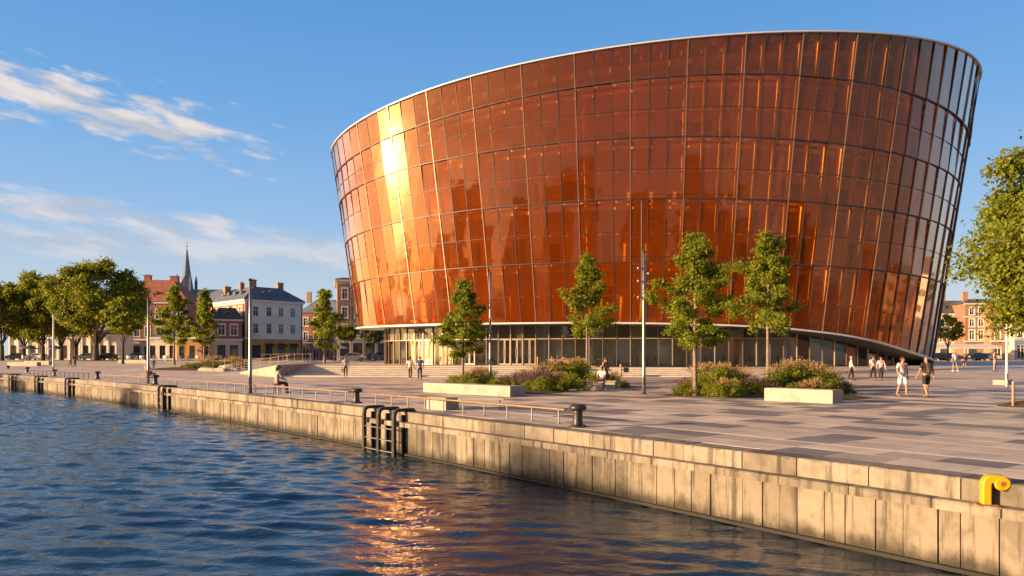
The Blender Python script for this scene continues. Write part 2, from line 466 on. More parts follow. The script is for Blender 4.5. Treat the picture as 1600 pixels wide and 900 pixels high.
M['plaster_cream'] = vmat('cream_plaster', (.55, .46, .32), .85, .10, .6, 12, .1)
M['plaster_ochre'] = vmat('ochre_plaster', (.50, .27, .07), .85, .2, .8, 8, .1)
M['plaster_grey'] = vmat('grey_plaster', (.45, .41, .36), .85, .1, .6)
M['plaster_pink'] = vmat('pink_plaster', (.45, .22, .18), .85, .1, .6)
M['plaster_blue'] = vmat('blue_shopfront', (.16, .22, .30), .7, .1, .6)
M['trim'] = vmat('white_trim', (.66, .63, .58), .7, .06, 2)
M['slate'] = vmat('slate_roof', (.105, .125, .155), .75, .2, 1.2, 9, .4, 0, .15, .02)
M['spire_lead'] = vmat('spire_lead', (.15, .18, .205), .8, .15, 1.2, 9, .2, 0, .15, .02)
M['zinc'] = vmat('zinc_roof', (.20, .235, .28), .45, .15, .8, 6, .2, .3, .5)
M['tile_red'] = vmat('red_tile_roof', (.31, .11, .065), .75, .2, 1.2, 9, .4, 0, .3, .02)
M['tile_dark'] = vmat('dark_tile_roof', (.075, .07, .07), .75, .2, 1.2, 9, .4)
M['awning'] = vmat('awning_cloth', (.62, .57, .48), .85, .06, 2)
def window_glass(name, col=(.03, .034, .04)):
    m_, nt, out = newmat(name)
    n = pos_noise(nt, .25, 2, .5)
    principled(nt, out, ramp(nt, pos_noise(nt, .7, 3, .5), [(.35, tuple(c * .5 for c in col)), (.65, tuple(min(1, c * 2.2) for c in col))]), .06, 0, bump(nt, n, .05, .05), .6); return m_
M['pane'] = window_glass('window_glass')
M['white_metal'] = vmat('pale_fascia_metal', (.55, .54, .52), .4, .06, 1.5, 20, .03, .2, .5)
M['dark_wood'] = vmat('dark_foyer_wood', (.10, .065, .04), .6, .25, 1.5, 14, .1)
M['soffit'] = vmat('soffit_metal_shaded', (.07, .066, .065), .5, .06, 1.5, 20, .03, .2, .4)  # dark copy of the soffit metal with the shade put into its colour
M['blind'] = vmat('blind_cloth', (.27, .25, .22), .8, .05, 2)
M['mullion'] = vmat('mullion_metal', (.22, .15, .10), .4, .12, 2, 20, .05, .5, .5)
M['mullion_dark'] = vmat('mullion_dark_metal', (.05, .036, .03), .5, .12, 2, 20, .05, .3, .5)
M['core'] = vmat('hall_core_plaster', (.86, .76, .60), .7, .12, .5, 8, .05)
M['frame_tan'] = vmat('tan_frame_metal', (.36, .29, .21), .45, .08, 2, 20, .03, .3, .4)
M['fin'] = vmat('inner_frame_paint', (.80, .70, .55), .6, .06, 1.5)
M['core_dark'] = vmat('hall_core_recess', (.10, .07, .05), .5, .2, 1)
M['slab'] = vmat('floor_slab', (.82, .74, .62), .7, .1, 1)
M['ceil_dark'] = vmat('dark_ceiling', (.09, .085, .085), .8, .15, 1)
M['steel_beam'] = vmat('roof_steel', (.30, .28, .26), .5, .1, 2)

def amber_mat(name, tint, frost, dirt=.1, coat_col=(1, .97, .93), ior=1.6, soft=0.0):
    m_, nt, out = newmat(name)
    N, L = nt.nodes.new, nt.links.new
    oi = N('ShaderNodeObjectInfo')
    tc_ = mixc(nt, 1.0, tint, ramp(nt, oi.outputs['Random'], [(0, (.64, .54, .48)), (.4, (.96, .96, .96)), (1, (1.0, 1.0, 1.0))]), 'MULTIPLY')
    wav = pos_noise(nt, .35, 2, .5)
    nb = bump(nt, wav, .06, .25)
    tr = N('ShaderNodeBsdfTransparent'); L(tc_, tr.inputs[0])
    df = N('ShaderNodeBsdfDiffuse'); df.inputs[0].default_value = frost + (1,)
    tl = N('ShaderNodeBsdfTranslucent'); tl.inputs[0].default_value = frost + (1,)
    fm = N('ShaderNodeMixShader'); fm.inputs[0].default_value = .6; L(df.outputs[0], fm.inputs[1]); L(tl.outputs[0], fm.inputs[2])
    b0 = N('ShaderNodeMixShader'); b0.inputs[0].default_value = dirt; L(tr.outputs[0], b0.inputs[1]); L(fm.outputs[0], b0.inputs[2])
    lw = N('ShaderNodeLayerWeight'); lw.inputs[0].default_value = .5
    coat = mixc(nt, mrange(nt, lw.outputs['Facing'], .25, .75), coat_col, (1, .97, .93))
    g1 = N('ShaderNodeBsdfGlossy'); g1.inputs['Roughness'].default_value = .035; L(coat, g1.inputs[0]); L(nb, g1.inputs['Normal'])
    g2 = N('ShaderNodeBsdfGlossy'); g2.inputs['Roughness'].default_value = .20; g2.inputs[0].default_value = (1, .70, .36, 1); L(nb, g2.inputs['Normal'])
    gl = N('ShaderNodeMixShader'); gl.inputs[0].default_value = soft; L(g1.outputs[0], gl.inputs[1]); L(g2.outputs[0], gl.inputs[2])
    fr = N('ShaderNodeFresnel'); fr.inputs[0].default_value = ior; L(nb, fr.inputs[1])
    fac = mth(nt, 'MAXIMUM', fr.outputs[0], mth(nt, 'MULTIPLY', mrange(nt, lw.outputs['Facing'], .22, .82), .86 if soft else .22), True)
    mx = N('ShaderNodeMixShader'); L(fac, mx.inputs[0]); L(b0.outputs[0], mx.inputs[1]); L(gl.outputs[0], mx.inputs[2])
    L(mx.outputs[0], out.inputs[0]); return m_
M['amber'] = amber_mat('amber_glass', (1.0, .40, .03), (1.0, .19, .002), .18, (1.0, .54, .34), 1.8, .20)
M['clear'] = amber_mat('clear_glass', (.80, .82, .80), (.4, .4, .38), .02)

def water_mat():
    m_, nt, out = newmat('harbour_water')
    a = pos_noise(nt, 3.2, 4, .55, (1, 1.8, 1)); b = pos_noise(nt, 9, 3, .5, (1, 1.6, 1))
    h = mth(nt, 'ADD', a, mth(nt, 'MULTIPLY', b, .3))
    p = principled(nt, out, (.006, .022, .044), .025, 0, bump(nt, h, .55, .04), .5)
    p.inputs['IOR'].default_value = 1.42; return m_
M['water'] = water_mat()

# ------------------------------------------------------------------ the setting: ground, water, quay
def build_ground():
    Ys = np.concatenate([np.arange(-54, 8, 2.0), np.arange(8, 140, 1.0), np.arange(140, 300, 8.0), np.array([330, 400, 550, 800, 1300, 2200, 3500])])
    us = np.concatenate([[.35], np.arange(1, 130, 1.5), np.arange(132, 300, 8), np.array([330, 400, 550, 800, 1300, 2200, 3500, 5200])])
    nY, nu = len(Ys), len(us)
    V = []
    for Y in Ys:
        x0 = xq(Y)
        for u in us:
            X = x0 + u
            V.append((X, Y, gz(X, Y) - (.006 if Y < 50 else .0)))
    F = [(j * nu + i, j * nu + i + 1, (j + 1) * nu + i + 1, (j + 1) * nu + i) for j in range(nY - 1) for i in range(nu - 1)]
    mb = MB().add(V, F, 0, True)
    mb.m = [1 if V[f[2]][1] < 47 and V[f[0]][0] < V[f[0]][1] * .72 + 5 and V[f[1]][0] - xq(V[f[1]][1]) < 33 and V[f[0]][1] > 3.5 else 0 for f in F]
    return struct('plaza_ground', mb, [M['ground'], M['joint_sand']])
plaza = build_ground()

def build_water():
    # sum of many small wind waves on a fine grid in the near basin
    y0, y1, st = 3.0, 92.0, .11
    Ys = np.arange(y0, y1, st); us = np.arange(-.5, 27, st)
    XQ = np.array([xq(y) for y in Ys])
    X = XQ[:, None] - us[None, :]; Y = np.repeat(Ys[:, None], len(us), 1)
    Z = np.zeros_like(X); r = np.random.default_rng(3)
    n = 120
    lam = np.exp(r.uniform(np.log(.28), np.log(2.8), n))
    th = r.normal(R(80), R(19), n)
    wgt = np.exp(-((np.log(lam) - np.log(.55)) / .75) ** 2)
    sl = wgt / np.sqrt((wgt ** 2).sum() / 2) * .155
    ph = r.uniform(0, 2 * np.pi, n)
    gust = .75 + .35 * np.sin(X * .11 + Y * .07 + 1) + .2 * np.sin(X * .23 - Y * .155)
    for l, t, s_, p_ in zip(lam, th, sl, ph):
        k = 2 * np.pi / l
        a = s_ / k
        q = np.sin(k * (X * np.cos(t) + Y * np.sin(t)) + p_)
        Z += a * (q + .22 * q * q)
    Z *= np.clip(gust, .5, 1.3)
    edge = np.clip((us[None, :] + .5) / 1.0, .3, 1) * np.clip((27 - us[None, :]) / 4, 0, 1) * np.clip((Ys[:, None] - y0) / 3, 0, 1) * np.clip((y1 - Ys[:, None]) / 6, 0, 1)
    Z = WZ + Z * edge
    nY, nu = X.shape
    V = np.stack([X, Y, Z], -1).reshape(-1, 3)
    idx = np.arange(nY * nu).reshape(nY, nu)
    F = np.stack([idx[:-1, 1:], idx[:-1, :-1], idx[1:, :-1], idx[1:, 1:]], -1).reshape(-1, 4)
    # open water beyond the fine patch, same sheet
    far = []
    yv = [-60, y0, y1, 230]
    def strip(ya, yb, ua, ub, nn):
        for k in range(nn):
            a, b = ya + (yb - ya) * k / nn, ya + (yb - ya) * (k + 1) / nn
            far.append([(xq(a) - ua, a, WZ), (xq(a) - ub, a, WZ), (xq(b) - ub, b, WZ), (xq(b) - ua, b, WZ)])
    um = float(us[-1])
    strip(-60, y0, -.5, 700, 8); strip(y0, float(Ys[-1]), um, 700, 90); strip(float(Ys[-1]), 230, -.5, 700, 20)
    V2 = np.array(far).reshape(-1, 3); F2 = np.arange(len(V2)).reshape(-1, 4)[:, ::-1] + len(V)
    me = bpy.data.meshes.new('water')
    V = np.vstack([V, V2]); F = np.vstack([F, F2])
    me.from_pydata(V.tolist(), [], F.tolist()); me.materials.append(M['water'])
    me.polygons.foreach_set('use_smooth', [True] * len(me.polygons)); me.update()
    return tag(link('water', me), None, None, None, 'structure')
build_water()

def leaves_mesh(name, C, nrm, size, mat, aspect=.6, fold=.18):
    """many leaf-shaped faces: C centres, nrm rough facing directions, size lengths"""
    n = len(C)
    nrm = nrm / (np.linalg.norm(nrm, axis=1, keepdims=True) + 1e-9)
    t = nrng.normal(size=(n, 3)); t -= nrm * (t * nrm).sum(1, keepdims=True); t /= np.linalg.norm(t, axis=1, keepdims=True) + 1e-9
    b = np.cross(nrm, t)
    s_ = size.reshape(-1, 1)
    P = np.stack([C - t * s_ * .5, C + b * s_ * aspect * .5 - nrm * s_ * fold * .5, C + t * s_ * .5 - nrm * s_ * fold, C - b * s_ * aspect * .5 - nrm * s_ * fold * .5], 1)
    me = bpy.data.meshes.new(name)
    me.vertices.add(4 * n); me.vertices.foreach_set('co', P.astype(np.float32).ravel())
    me.loops.add(4 * n); me.loops.foreach_set('vertex_index', np.arange(4 * n, dtype=np.int32))
    me.polygons.add(n); me.polygons.foreach_set('loop_start', np.arange(0, 4 * n, 4, dtype=np.int32))
    try: me.polygons.foreach_set('loop_total', np.full(n, 4, dtype=np.int32))
    except Exception: pass
    me.materials.append(mat); me.update(calc_edges=True); me.validate()
    return me

def build_quay():
    sA, sB = s_of_Y(4.0), s_of_Y(118)
    q = thing('quay_wall', 'long stained concrete quay wall of upright panels along the water', 'quay wall', Q(s_of_Y(30)))
    # dark backing behind the joints
    bk = MB(); n = 120
    for k in range(n):
        a, b = sA + (sB - sA) * k / n, sA + (sB - sA) * (k + 1) / n
        pts = [Q(a, .07), Q(b, .07), Q(b, .5), Q(a, .5)]
        bk.prism([(p.x, p.y) for p in pts], -2.6, -.03)
    bk.build('backing', M['joint'], q)
    def block(a, b, n0, n1, z0, z1, name, mat, tilt=0.0, ch=.012, za=0.0):
        """block following the quay between arc lengths a and b"""
        p = [Q(a, n0 + tilt), Q(b, n0 - tilt), Q(b, n1), Q(a, n1)]
        i = [Q(a + ch, n0 + tilt + ch), Q(b - ch, n0 - tilt + ch), Q(b - ch, n1 - ch), Q(a + ch, n1 - ch)]
        v = [(x.x, x.y, z0 + za) for x in p] + [(x.x, x.y, z1 - ch + za) for x in p] + [(x.x, x.y, z1 + za) for x in i]
        f = [(3, 2, 1, 0), (8, 9, 10, 11)]
        for o in (0, 4):
            for k in range(4): f.append((o + k, o + (k + 1) % 4, o + 4 + (k + 1) % 4, o + 4 + k))
        # quay runs away from the camera: flip so that faces point outwards
        f = [tuple(reversed(x)) for x in f]
        return MB().add(v, f).build(name, mat, q)
    rw = random.Random(8)
    def worn(a, b, n0, n1, z0, z1, name, mat, ch, far):
        """stone block whose front top edge is chipped unevenly along its length"""
        m_ = 1 if far else max(3, int((b - a) / .16)); v, f = [], []
        for i in range(m_ + 1):
            q = a + (b - a) * i / m_; e = ch * rw.choice((.6, .8, 1, 1, 1.3, 2.2)); d = rw.uniform(-.004, .004)
            for n_, z in ((n0 + d, z0), (n1, z0), (n1, z1), (n0 + e + d, z1 + d * .3), (n0 + d, z1 - e * rw.uniform(.7, 1.2))):
                p = Q(q, n_); v.append((p.x, p.y, z))
        for i in range(m_):
            for j in range(5): f.append((5 * i + j, 5 * i + (j + 1) % 5, 5 * i + 5 + (j + 1) % 5, 5 * i + 5 + j))
        f += [(4, 3, 2, 1, 0), tuple(5 * m_ + j for j in range(5))]
        return MB().add(v, f).build(name, mat, q0)
    q0 = q
    s = sA; r = random.Random(5)
    near = s_of_Y(42)
    cnt = 0
    while s < sB:
        w = r.choice((.30, .36, .42, .5, .34, .46)) * (1.0 if s < near else 1.5)
        if cnt > 286: w = sB - s
        block(s + .008, s + w - .009, r.uniform(-.012, .014), .12, -2.6, -.452, 'wall_panel', M['quay'], r.uniform(-.004, .004), .006)
        s += w; cnt += 1
    s = sA
    while s < sB:
        w = r.choice((1.1, 1.35, 1.6, .8, 1.25, 2.0)); w = min(w, sB - s) if sB - s - w > .4 else sB - s
        worn(s + .009, s + w - .009, r.uniform(-.008, .006), .56, -.33, r.uniform(-.005, .003), 'coping_stone', M['coping'], .016, s > near)
        s += w
    s = sA
    while s < sB:
        w = r.choice((.9, 1.25, 1.5, .7, 1.1)); w = min(w, sB - s) if sB - s - w > .3 else sB - s
        worn(s + .008, s + w - .008, -.24 + r.uniform(-.008, .008), .10, -.455, -.312 + r.uniform(-.004, .004), 'ledge_stone', M['coping'], .015, s > near)
        s += w
    # thin timber at the waterline
    tb = MB()
    for k in range(200):
        a, b = sA + (sB - sA) * k / 200, sA + (sB - sA) * (k + 1) / 200
        p = [Q(a, -.09), Q(b, -.09), Q(b, .02), Q(a, .02)]
        tb.prism([(x.x, x.y) for x in p], -1.36, -1.30)
    tb.build('waterline_beam', M['joint'], q)
build_quay()

def build_paving():
    """slabs laid parallel to the quay; the nearest 300 are pieces of their own"""
    r = random.Random(11)
    rows, cells = [], []
    s0, s1 = s_of_Y(3.0), s_of_Y(52)
    n = .575; i = 0
    while n < 34:
        w = .86 if i < 2 else 1.0
        if i == 2:
            rows.append((n, .11, 'strip')); n += .11; i += 1; continue
        rows.append((n, w, 'slab')); n += w; i += 1
    for n0, w, kind in rows:
        s = s0 + r.uniform(0, 1.6)
        run = None
        while s < s1:
            l = 2.4 if kind == 'strip' else r.choice((1.0, 1.25, 1.5))
            if kind == 'strip': mt = 'strip'
            else:
                # tone in patches of one to three slabs
                pd = .15 if n0 < 2 else .38
                mt = 'pave_dark' if r.random() < pd else ('pave_light' if r.random() < .62 else 'pave_mid')
            c = Q(s + l / 2, n0 + w / 2)
            if c.y > 3.5 and c.y < 47.5 and c.x < c.y * .72 + 6:
                cells.append((s, l, n0, w, mt, c))
            s += l
    def inview(c): return c.y > 8 and abs(800 + FPX * c.x / c.y - 800) < 830
    cells.sort(key=lambda t: (not inview(t[5]), t[5].y))
    mats = ['pave_light', 'pave_mid', 'pave_dark', 'strip']
    rest = MB()
    for k, (s, l, n0, w, mt, c) in enumerate(cells):
        g = .006
        p = [Q(s + g, n0 + g), Q(s + l - g, n0 + g), Q(s + l - g, n0 + w - g), Q(s + g, n0 + w - g)]
        dz = r.uniform(-.0006, .0006)
        poly = [(x.x, x.y) for x in reversed(p)]
        if k < 300:
            MB().prism(poly, -.05, dz).build('paving_slab', M[mt], plaza)
        else:
            z = [(x.x, x.y, dz) for x in reversed(p)]
            rest.add(z + [(a, b, -.05) for a, b, _ in z], [(0, 1, 2, 3)] + [(4 + j, 4 + (j + 1) % 4, (j + 1) % 4, j) for j in range(4)], mats.index(mt))
    o = rest.build('outer_paving', [M[x] for x in mats], plaza); o['kind'] = 'stuff'
build_paving()

# ------------------------------------------------------------------ the amber concert hall
AZ, CC, A0, KK, RAT, DR = .15942599, 80.36875353, 29.67481, .18295522, .44, .105
HU = np.array([math.cos(AZ), -math.sin(AZ)]); HV = np.array([math.sin(AZ), math.cos(AZ)])
def S(th, z, inset=0.0):
    a = A0 + KK * z - inset; b = A0 * RAT + KK * z - inset
    l = a * math.sin(th); m_ = CC + DR * z - b * math.cos(th)
    return Vector((l * HU[0] + m_ * HV[0], l * HU[1] + m_ * HV[1], z))
def four(c):
    def f(t):
        v = c[0]
        for j in range(1, (len(c) + 1) // 2):
            v += c[2 * j - 1] * math.cos(j * t) + c[2 * j] * math.sin(j * t)
        return v
    return f
H_rim = four([27.391, 1.193, 2.09, 0.403, 0.587, -0.086, -0.295])
H_r1 = four([22.655, 2.531, 0.393, 0.778, 0.666])
H_r2 = four([18.307, 2.378, -0.322, 0.342, 0.175])
H_r3 = four([13.858, 1.621, -0.29, 0.251, 0.058])
H_r4 = four([9.229, 0.755, -0.489, 0.251, 0.087])
H_lev = four([4.637, 0.029, -0.23, 0.104, -0.027])
_bt = [(-180, 4.9), (-110, 4.95), (-73.2, 4.9), (-50, 4.88), (-36.9, 4.89), (-25.2, 4.87), (-10.6, 4.85), (2.3, 4.75), (13.6, 4.6), (25.7, 4.31), (38.4, 3.7), (46.5, 3.15), (54.9, 2.46), (61.5, 2.02), (68.3, 1.69), (80.4, 1.2), (98, .95), (140, .95), (165, 3.0), (180, 4.9)]
_fine = np.linspace(-180, 180, 721); _bz = np.interp(_fine, *zip(*_bt))
_bz = np.convolve(np.pad(_bz, 8, mode='wrap'), np.ones(9) / 9, 'same')[8:-8]
def H_bot(t):
    d = (math.degrees(t) + 180) % 360 - 180
    return float(np.interp(d, _fine, _bz))
# columns at equal arc steps
_tt = np.linspace(-math.pi, math.pi, 2881); _pp = np.array([S(t, 14.0)[:2] for t in _tt])
_al = np.concatenate([[0], np.cumsum(np.hypot(*np.diff(_pp, axis=0).T))])
NCOL = int(round(_al[-1] / 1.52))
TH = np.interp(np.linspace(0, _al[-1], NCOL + 1), _al, _tt)     # TH[0] is the back
RINGS = [H_bot, H_r4, H_r3, H_r2, H_r1, H_rim]

def build_hall():
    hall = thing('concert_hall', 'large round amber glass concert hall leaning outwards above the plaza', 'concert hall', (float(HV[0] * CC), float(HV[1] * CC), .9))
    r = random.Random(21)
    def facing(t):
        p = S(t, 14); n = (S(t + .01, 14) - S(t - .01, 14)).cross(Vector((0, 0, 1)))
        if n.dot(S(t, 14) - S(t, 14, 5)) < 0: n = -n
        return (Vector((0, 0, 14)) - p).normalized().dot(n.normalized())
    panes, rest = [], MB()
    for c in range(NCOL):
        t0, t1 = TH[c], TH[c + 1]
        for k in range(5):
            za0, za1 = RINGS[k](t0), RINGS[k + 1](t0); zb0, zb1 = RINGS[k](t1), RINGS[k + 1](t1)
            vis = facing((t0 + t1) / 2)
            panes.append((vis * (za1 - za0 + zb1 - zb0), c, k, S(t0, za0), S(t1, zb0), S(t1, zb1), S(t0, za1), (t0 + t1) / 2))
    panes.sort(key=lambda p: -p[0])
    shift = {}
    for i, (vis, c, k, a, b, d, e, tm) in enumerate(panes):
        nrm = (b - a).cross(e - a).normalized()
        if nrm.dot(S(tm, 10) - S(tm, 10, 4)) < 0: nrm = -nrm
        key = (c // 2, k)
        if key not in shift: shift[key] = (r.gauss(0, .013), r.gauss(0, .009))
        # each pane sits a little out of true
        tilt = shift[key][0] + r.gauss(0, .0035) - .014; yaw = shift[key][1] + r.gauss(0, .003) - .045
        h = (e - a).length; w = (b - a).length
        off = [-tilt * h / 2 - yaw * w / 2, -tilt * h / 2 + yaw * w / 2, tilt * h / 2 + yaw * w / 2, tilt * h / 2 - yaw * w / 2]
        m_ = .0225
        cen = (a + b + d + e) / 4
        q = [cen + (p - cen) * (1 - m_ * 1.0) + nrm * o for p, o in zip((a, b, d, e), off)]
        back = [p - nrm * .03 for p in q]
        vs_ = q + back
        fs = [(0, 1, 2, 3)] + [(4 + j, 4 + (j + 1) % 4, (j + 1) % 4, j) for j in range(4)]
        if i < 300 and vis > 0:
            mb = MB(); mb.add(vs_, fs[:1], 0); mb.add(vs_, fs[1:], 1)
            mb.build('amber_pane', [M['amber'], M['mullion_dark']], hall)
        else:
            rest.add(vs_, fs[:1], 0)
    o = rest.build('rear_panes', M['amber'], hall); o['kind'] = 'stuff'
    # mullions: a thin fin up every column joint, heavier every third
    rest = MB()
    for c in range(NCOL):
        t = TH[c]
        heavy = c % 3 == 0
        w, dp = (.036, .09) if heavy else (.028, .07)
        zs = [H_bot(t)] + [RINGS[k](t) for k in range(1, 6)]
        mb = MB()
        tang = (S(t + .004, 12) - S(t - .004, 12)).normalized()
        out = tang.cross(Vector((0, 0, 1))); 
        if out.dot(S(t, 12) - S(t, 12, 4)) < 0: out = -out
        vs_ = []
        for z in zs:
            p = S(t, z)
            vs_ += [p - tang * w + out * .0, p - tang * w + out * dp, p + tang * w + out * dp, p + tang * w + out * .0]
        fs = [(4 * i + j, 4 * i + (j + 1) % 4, 4 * i + 4 + (j + 1) % 4, 4 * i + 4 + j) for i in range(5) for j in range(4)]
        fs += [(3, 2, 1, 0), (20, 21, 22, 23)]
        if facing(t) > -.12:
            mb.add(vs_, fs).build('mullion', M['mullion'] if heavy else M['mullion_dark'], hall)
        else: rest.add(vs_, fs)
    o = rest.build('rear_mullions', M['mullion_dark'], hall); o['kind'] = 'stuff'
    def ring(zf, inset0, inset1, dz0, dz1, name, mat, n=240, zf2=None, ta=-math.pi, tb=math.pi):
        v, f = [], []
        for i in range(n):
            t = ta + (tb - ta) * i / (n if tb - ta > 6.2 else n - 1)
            z = zf(t); z2 = (zf2 or zf)(t)
            o0 = S(t, z)
            for ins, zz in ((inset0, z + dz0), (inset0, z + dz1), (inset1, z2 + dz1), (inset1, z2 + dz0)):
                p = S(t, z, ins); v.append((p.x, p.y, zz))
        for i in range(n if tb - ta > 6.2 else n - 1):
            j = (i + 1) % n
            for k in range(4): f.append((4 * i + k, 4 * i + (k + 1) % 4, 4 * j + (k + 1) % 4, 4 * j + k))
        return MB().add(v, f).build(name, mat, hall)
    for k in range(1, 5): ring(RINGS[k], -.075, .05, -.045, .045, 'transom', M['mullion_dark'])
    ring(H_rim, .28, .34, -.62, .0, 'top_spandrel', M['core_dark'])
    ring(H_rim, -.16, .35, -.02, .09, 'rim_cap', M['white_metal'])
    for k in range(0, 4):
        lo, hi = RINGS[k], RINGS[k + 1]
        if k: ring(lambda t, lo=lo, hi=hi: lo(t) * .52 + hi(t) * .48, -.03, .04, -.022, .022, 'thin_transom', M['mullion_dark'])
    ring(H_bot, -.18, .10, -.09, .05, 'bottom_fascia', M['white_metal'])
    GI = 3.0
    H_sof = lambda t: H_bot(t)
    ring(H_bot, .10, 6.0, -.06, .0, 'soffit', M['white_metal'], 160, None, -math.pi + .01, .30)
    ring(H_bot, .10, 6.0, -.06, .0, 'soffit', M['soffit'], 160, None, .302, math.pi - .01)  # right part of the same underside, shade painted in by the darker metal
    ring(lambda t: 2.7, 7.6, 7.8, -1.9, min(1.9, 1.9), 'foyer_wall', M['dark_wood'], 120, None, -1.5, .62)
    # inside: floors, core, columns, balustrades, roof
    for k in range(1, 5):
        ring(lambda t, k=k: RINGS[k](t) - .55, .9, 9.5, -.18, .18, 'floor_slab', M['slab'])
        bal = ring(lambda t, k=k: RINGS[k](t) + .55, .95, 1.01, -.03, .03, 'balustrade', M['steel'])
        bp = MB()
        for i in range(0, 260):
            t = -1.6 + 3.2 * i / 260; z = RINGS[k](t) - .4
            p = S(t, z, .98); bp.tube([p, (p.x, p.y, z + .93)], .018, 4, 0, False)
        bo = bp.build('baluster', M['steel'], bal); bo['kind'] = 'stuff'
    ring(lambda t: H_lev(t) + .25 + max(0, 0), 1.0, 9.5, -.12, .12, 'floor_slab', M['slab'])
    # fins and shelves of the inner facade frame, right behind the glass
    for c in range(NCOL):
        t = TH[c]
        if facing(t) < -.1 or t > .95: continue
        fb = MB(); zs_ = [RINGS[k](t) + (.3 if k == 0 else -.6 if k == 5 else 0) for k in range(6)]
        tang = (S(t + .004, 12) - S(t - .004, 12)).normalized()
        v = []
        for z in zs_:
            for ins, sd in ((.22, -1), (.22, 1), (.62, 1), (.62, -1)):
                p = S(t, z, ins) + tang * (.055 * sd); v.append(p)
        fb.add(v, [(4 * i + j, 4 * i + (j + 1) % 4, 4 * i + 4 + (j + 1) % 4, 4 * i + 4 + j) for i in range(5) for j in range(4)])
        fb.build('inner_fin', M['fin'], hall)
    for k in range(5):
        lo, hi = RINGS[k], RINGS[k + 1]
        if k < 4: ring(lambda t, lo=lo, hi=hi: lo(t) * .55 + hi(t) * .45, .2, .55, -.06, .06, 'inner_shelf', M['fin'], 200, None, -1.75, 1.75)
        if k: ring(lambda t, lo=lo: lo(t) - .15, .2, .7, -.10, .10, 'inner_shelf', M['fin'], 200, None, -1.75, 1.75)
    # roof: a dark ceiling ring with beams below the rim
    v = []; n = 160
    for i in range(n):
        t = -math.pi + 2 * math.pi * i / n; p = S(t, H_rim(t) - .35, .35); v.append(p)
    cz_ = sum(p.z for p in v) / n
    v2 = v + [Vector((HV[0] * (CC + 2), HV[1] * (CC + 2), cz_ + .3))]
    MB().add(v2, [(i, (i + 1) % n, n) for i in range(n)], 0).build('roof', M['ceil_dark'], hall)
    ring(lambda t: H_rim(t) - 1.55, .8, 2.2, -.28, .28, 'ring_beam', M['steel_beam'])
    bm_ = MB()
    for i in range(70):
        t = -1.75 + 3.5 * i / 69
        z = H_rim(t) - .9
        a, b = S(t, z, .5), S(t, z, 9.0)
        d = (b - a); an = math.atan2(d.y, d.x)
        bm_.box((a + b) / 2, (d.length, .22, .5), an)
        c1, c2 = S(t, z - .4, 4.5), S(t, z - 2.6, 2.2)
        if i % 3 == 0: bm_.tube([c1, c2], .09, 6)
    bo = bm_.build('roof_beams', M['steel_beam'], hall); bo['kind'] = 'stuff'
    core = MB(); n = 120
    tops = []
    for i in range(n):
        t = -math.pi + 2 * math.pi * i / n
        p0 = S(t, 4, 6.0); p1 = S(t, H_rim(t) - .5, 8.0)
        tops += [(p0.x, p0.y, .5), (p1.x, p1.y, H_rim(t) - .5)]
    core.add(tops, [(2 * i, (2 * i + 2) % (2 * n), (2 * i + 3) % (2 * n), 2 * i + 1) for i in range(n)], 0)
    co = core.build('core_wall', M['core'], hall)
    win = MB()
    for k in range(5):
        for i in range(62):
            if r.random() < (.38 if k < 3 else .22):
                t0 = -1.65 + 3.3 * i / 62; t1 = t0 + 3.3 / 62 * r.choice((.55, .7, .7, .92))
                z0 = RINGS[k](t0) + (.5 if k else .9); z1 = z0 + r.choice((2.2, 2.9, 3.2))
                if k == 4: z1 = z0 + 1.8
                def cp(t, z, e): 
                    f = (z - 4) / 25.; return S(t, 4 + (z - 4), 6.0 + 2.0 * f - e)
                a, b, c, d = cp(t0, z0, .22), cp(t1, z0, .22), cp(t1, z1, .22), cp(t0, z1, .22)
                A, B, C_, D_ = cp(t0, z0, -.3), cp(t1, z0, -.3), cp(t1, z1, -.3), cp(t0, z1, -.3)
                win.add([a, b, c, d, A, B, C_, D_], [(0, 1, 2, 3), (0, 4, 5, 1), (1, 5, 6, 2), (2, 6, 7, 3), (3, 7, 4, 0)])
    wo = win.build('core_openings', M['core_dark'], co); wo['kind'] = 'stuff'
    for c in range(0, NCOL, 3):
        t = TH[c] + .012
        if facing(t) < -.15: continue
        pts = [S(t, .9, 2.6)] if False else []
        za, zb = H_lev(t) + .3, H_rim(t) - 1.2
        m1 = MB(); m1.tube([S(t, za, 2.2), S(t, (za + zb) / 2, 2.2), S(t, zb, 2.2)], .24, 10)
        m1.build('column', M['core'], hall)
    # ground floor: recessed curved glazing with doors
    GP_ = lambda t, z, e=0.0: (lambda p: Vector((p.x, p.y, z)))(S(t, 4.0, GI + e))
    gcount = 0
    doors = {c for c in range(NCOL) if 0 <= (800 + FPX * GP_(TH[c], 2).x / max(1, GP_(TH[c], 2).y) - 712) < 26 or 0 <= (800 + FPX * GP_(TH[c], 2).x / max(1, GP_(TH[c], 2).y) - 775) < 52 or 0 <= (800 + FPX * GP_(TH[c], 2).x / max(1, GP_(TH[c], 2).y) - 640) < 26}
    restg = MB()
    for c in range(NCOL):
        t0, t1 = TH[c], TH[c + 1]
        if H_bot((t0 + t1) / 2) < 1.3: continue
        a, b = GP_(t0, 0), GP_(t1, 0)
        g0 = min(gz(a.x, a.y), gz(b.x, b.y), 1.0); g0 = .9 if g0 < .9 else g0
        zt0, zt1 = H_bot(t0) - .03, H_bot(t1) - .03
        if min(zt0, zt1) < g0 + .25: continue
        f_ = facing((t0 + t1) / 2) > -.2
        tang = (b - a).normalized(); out = Vector((tang.y, -tang.x, 0))
        if out.dot(a - GP_(t0, 0, 3)) < 0: out = -out
        mid = 3.45
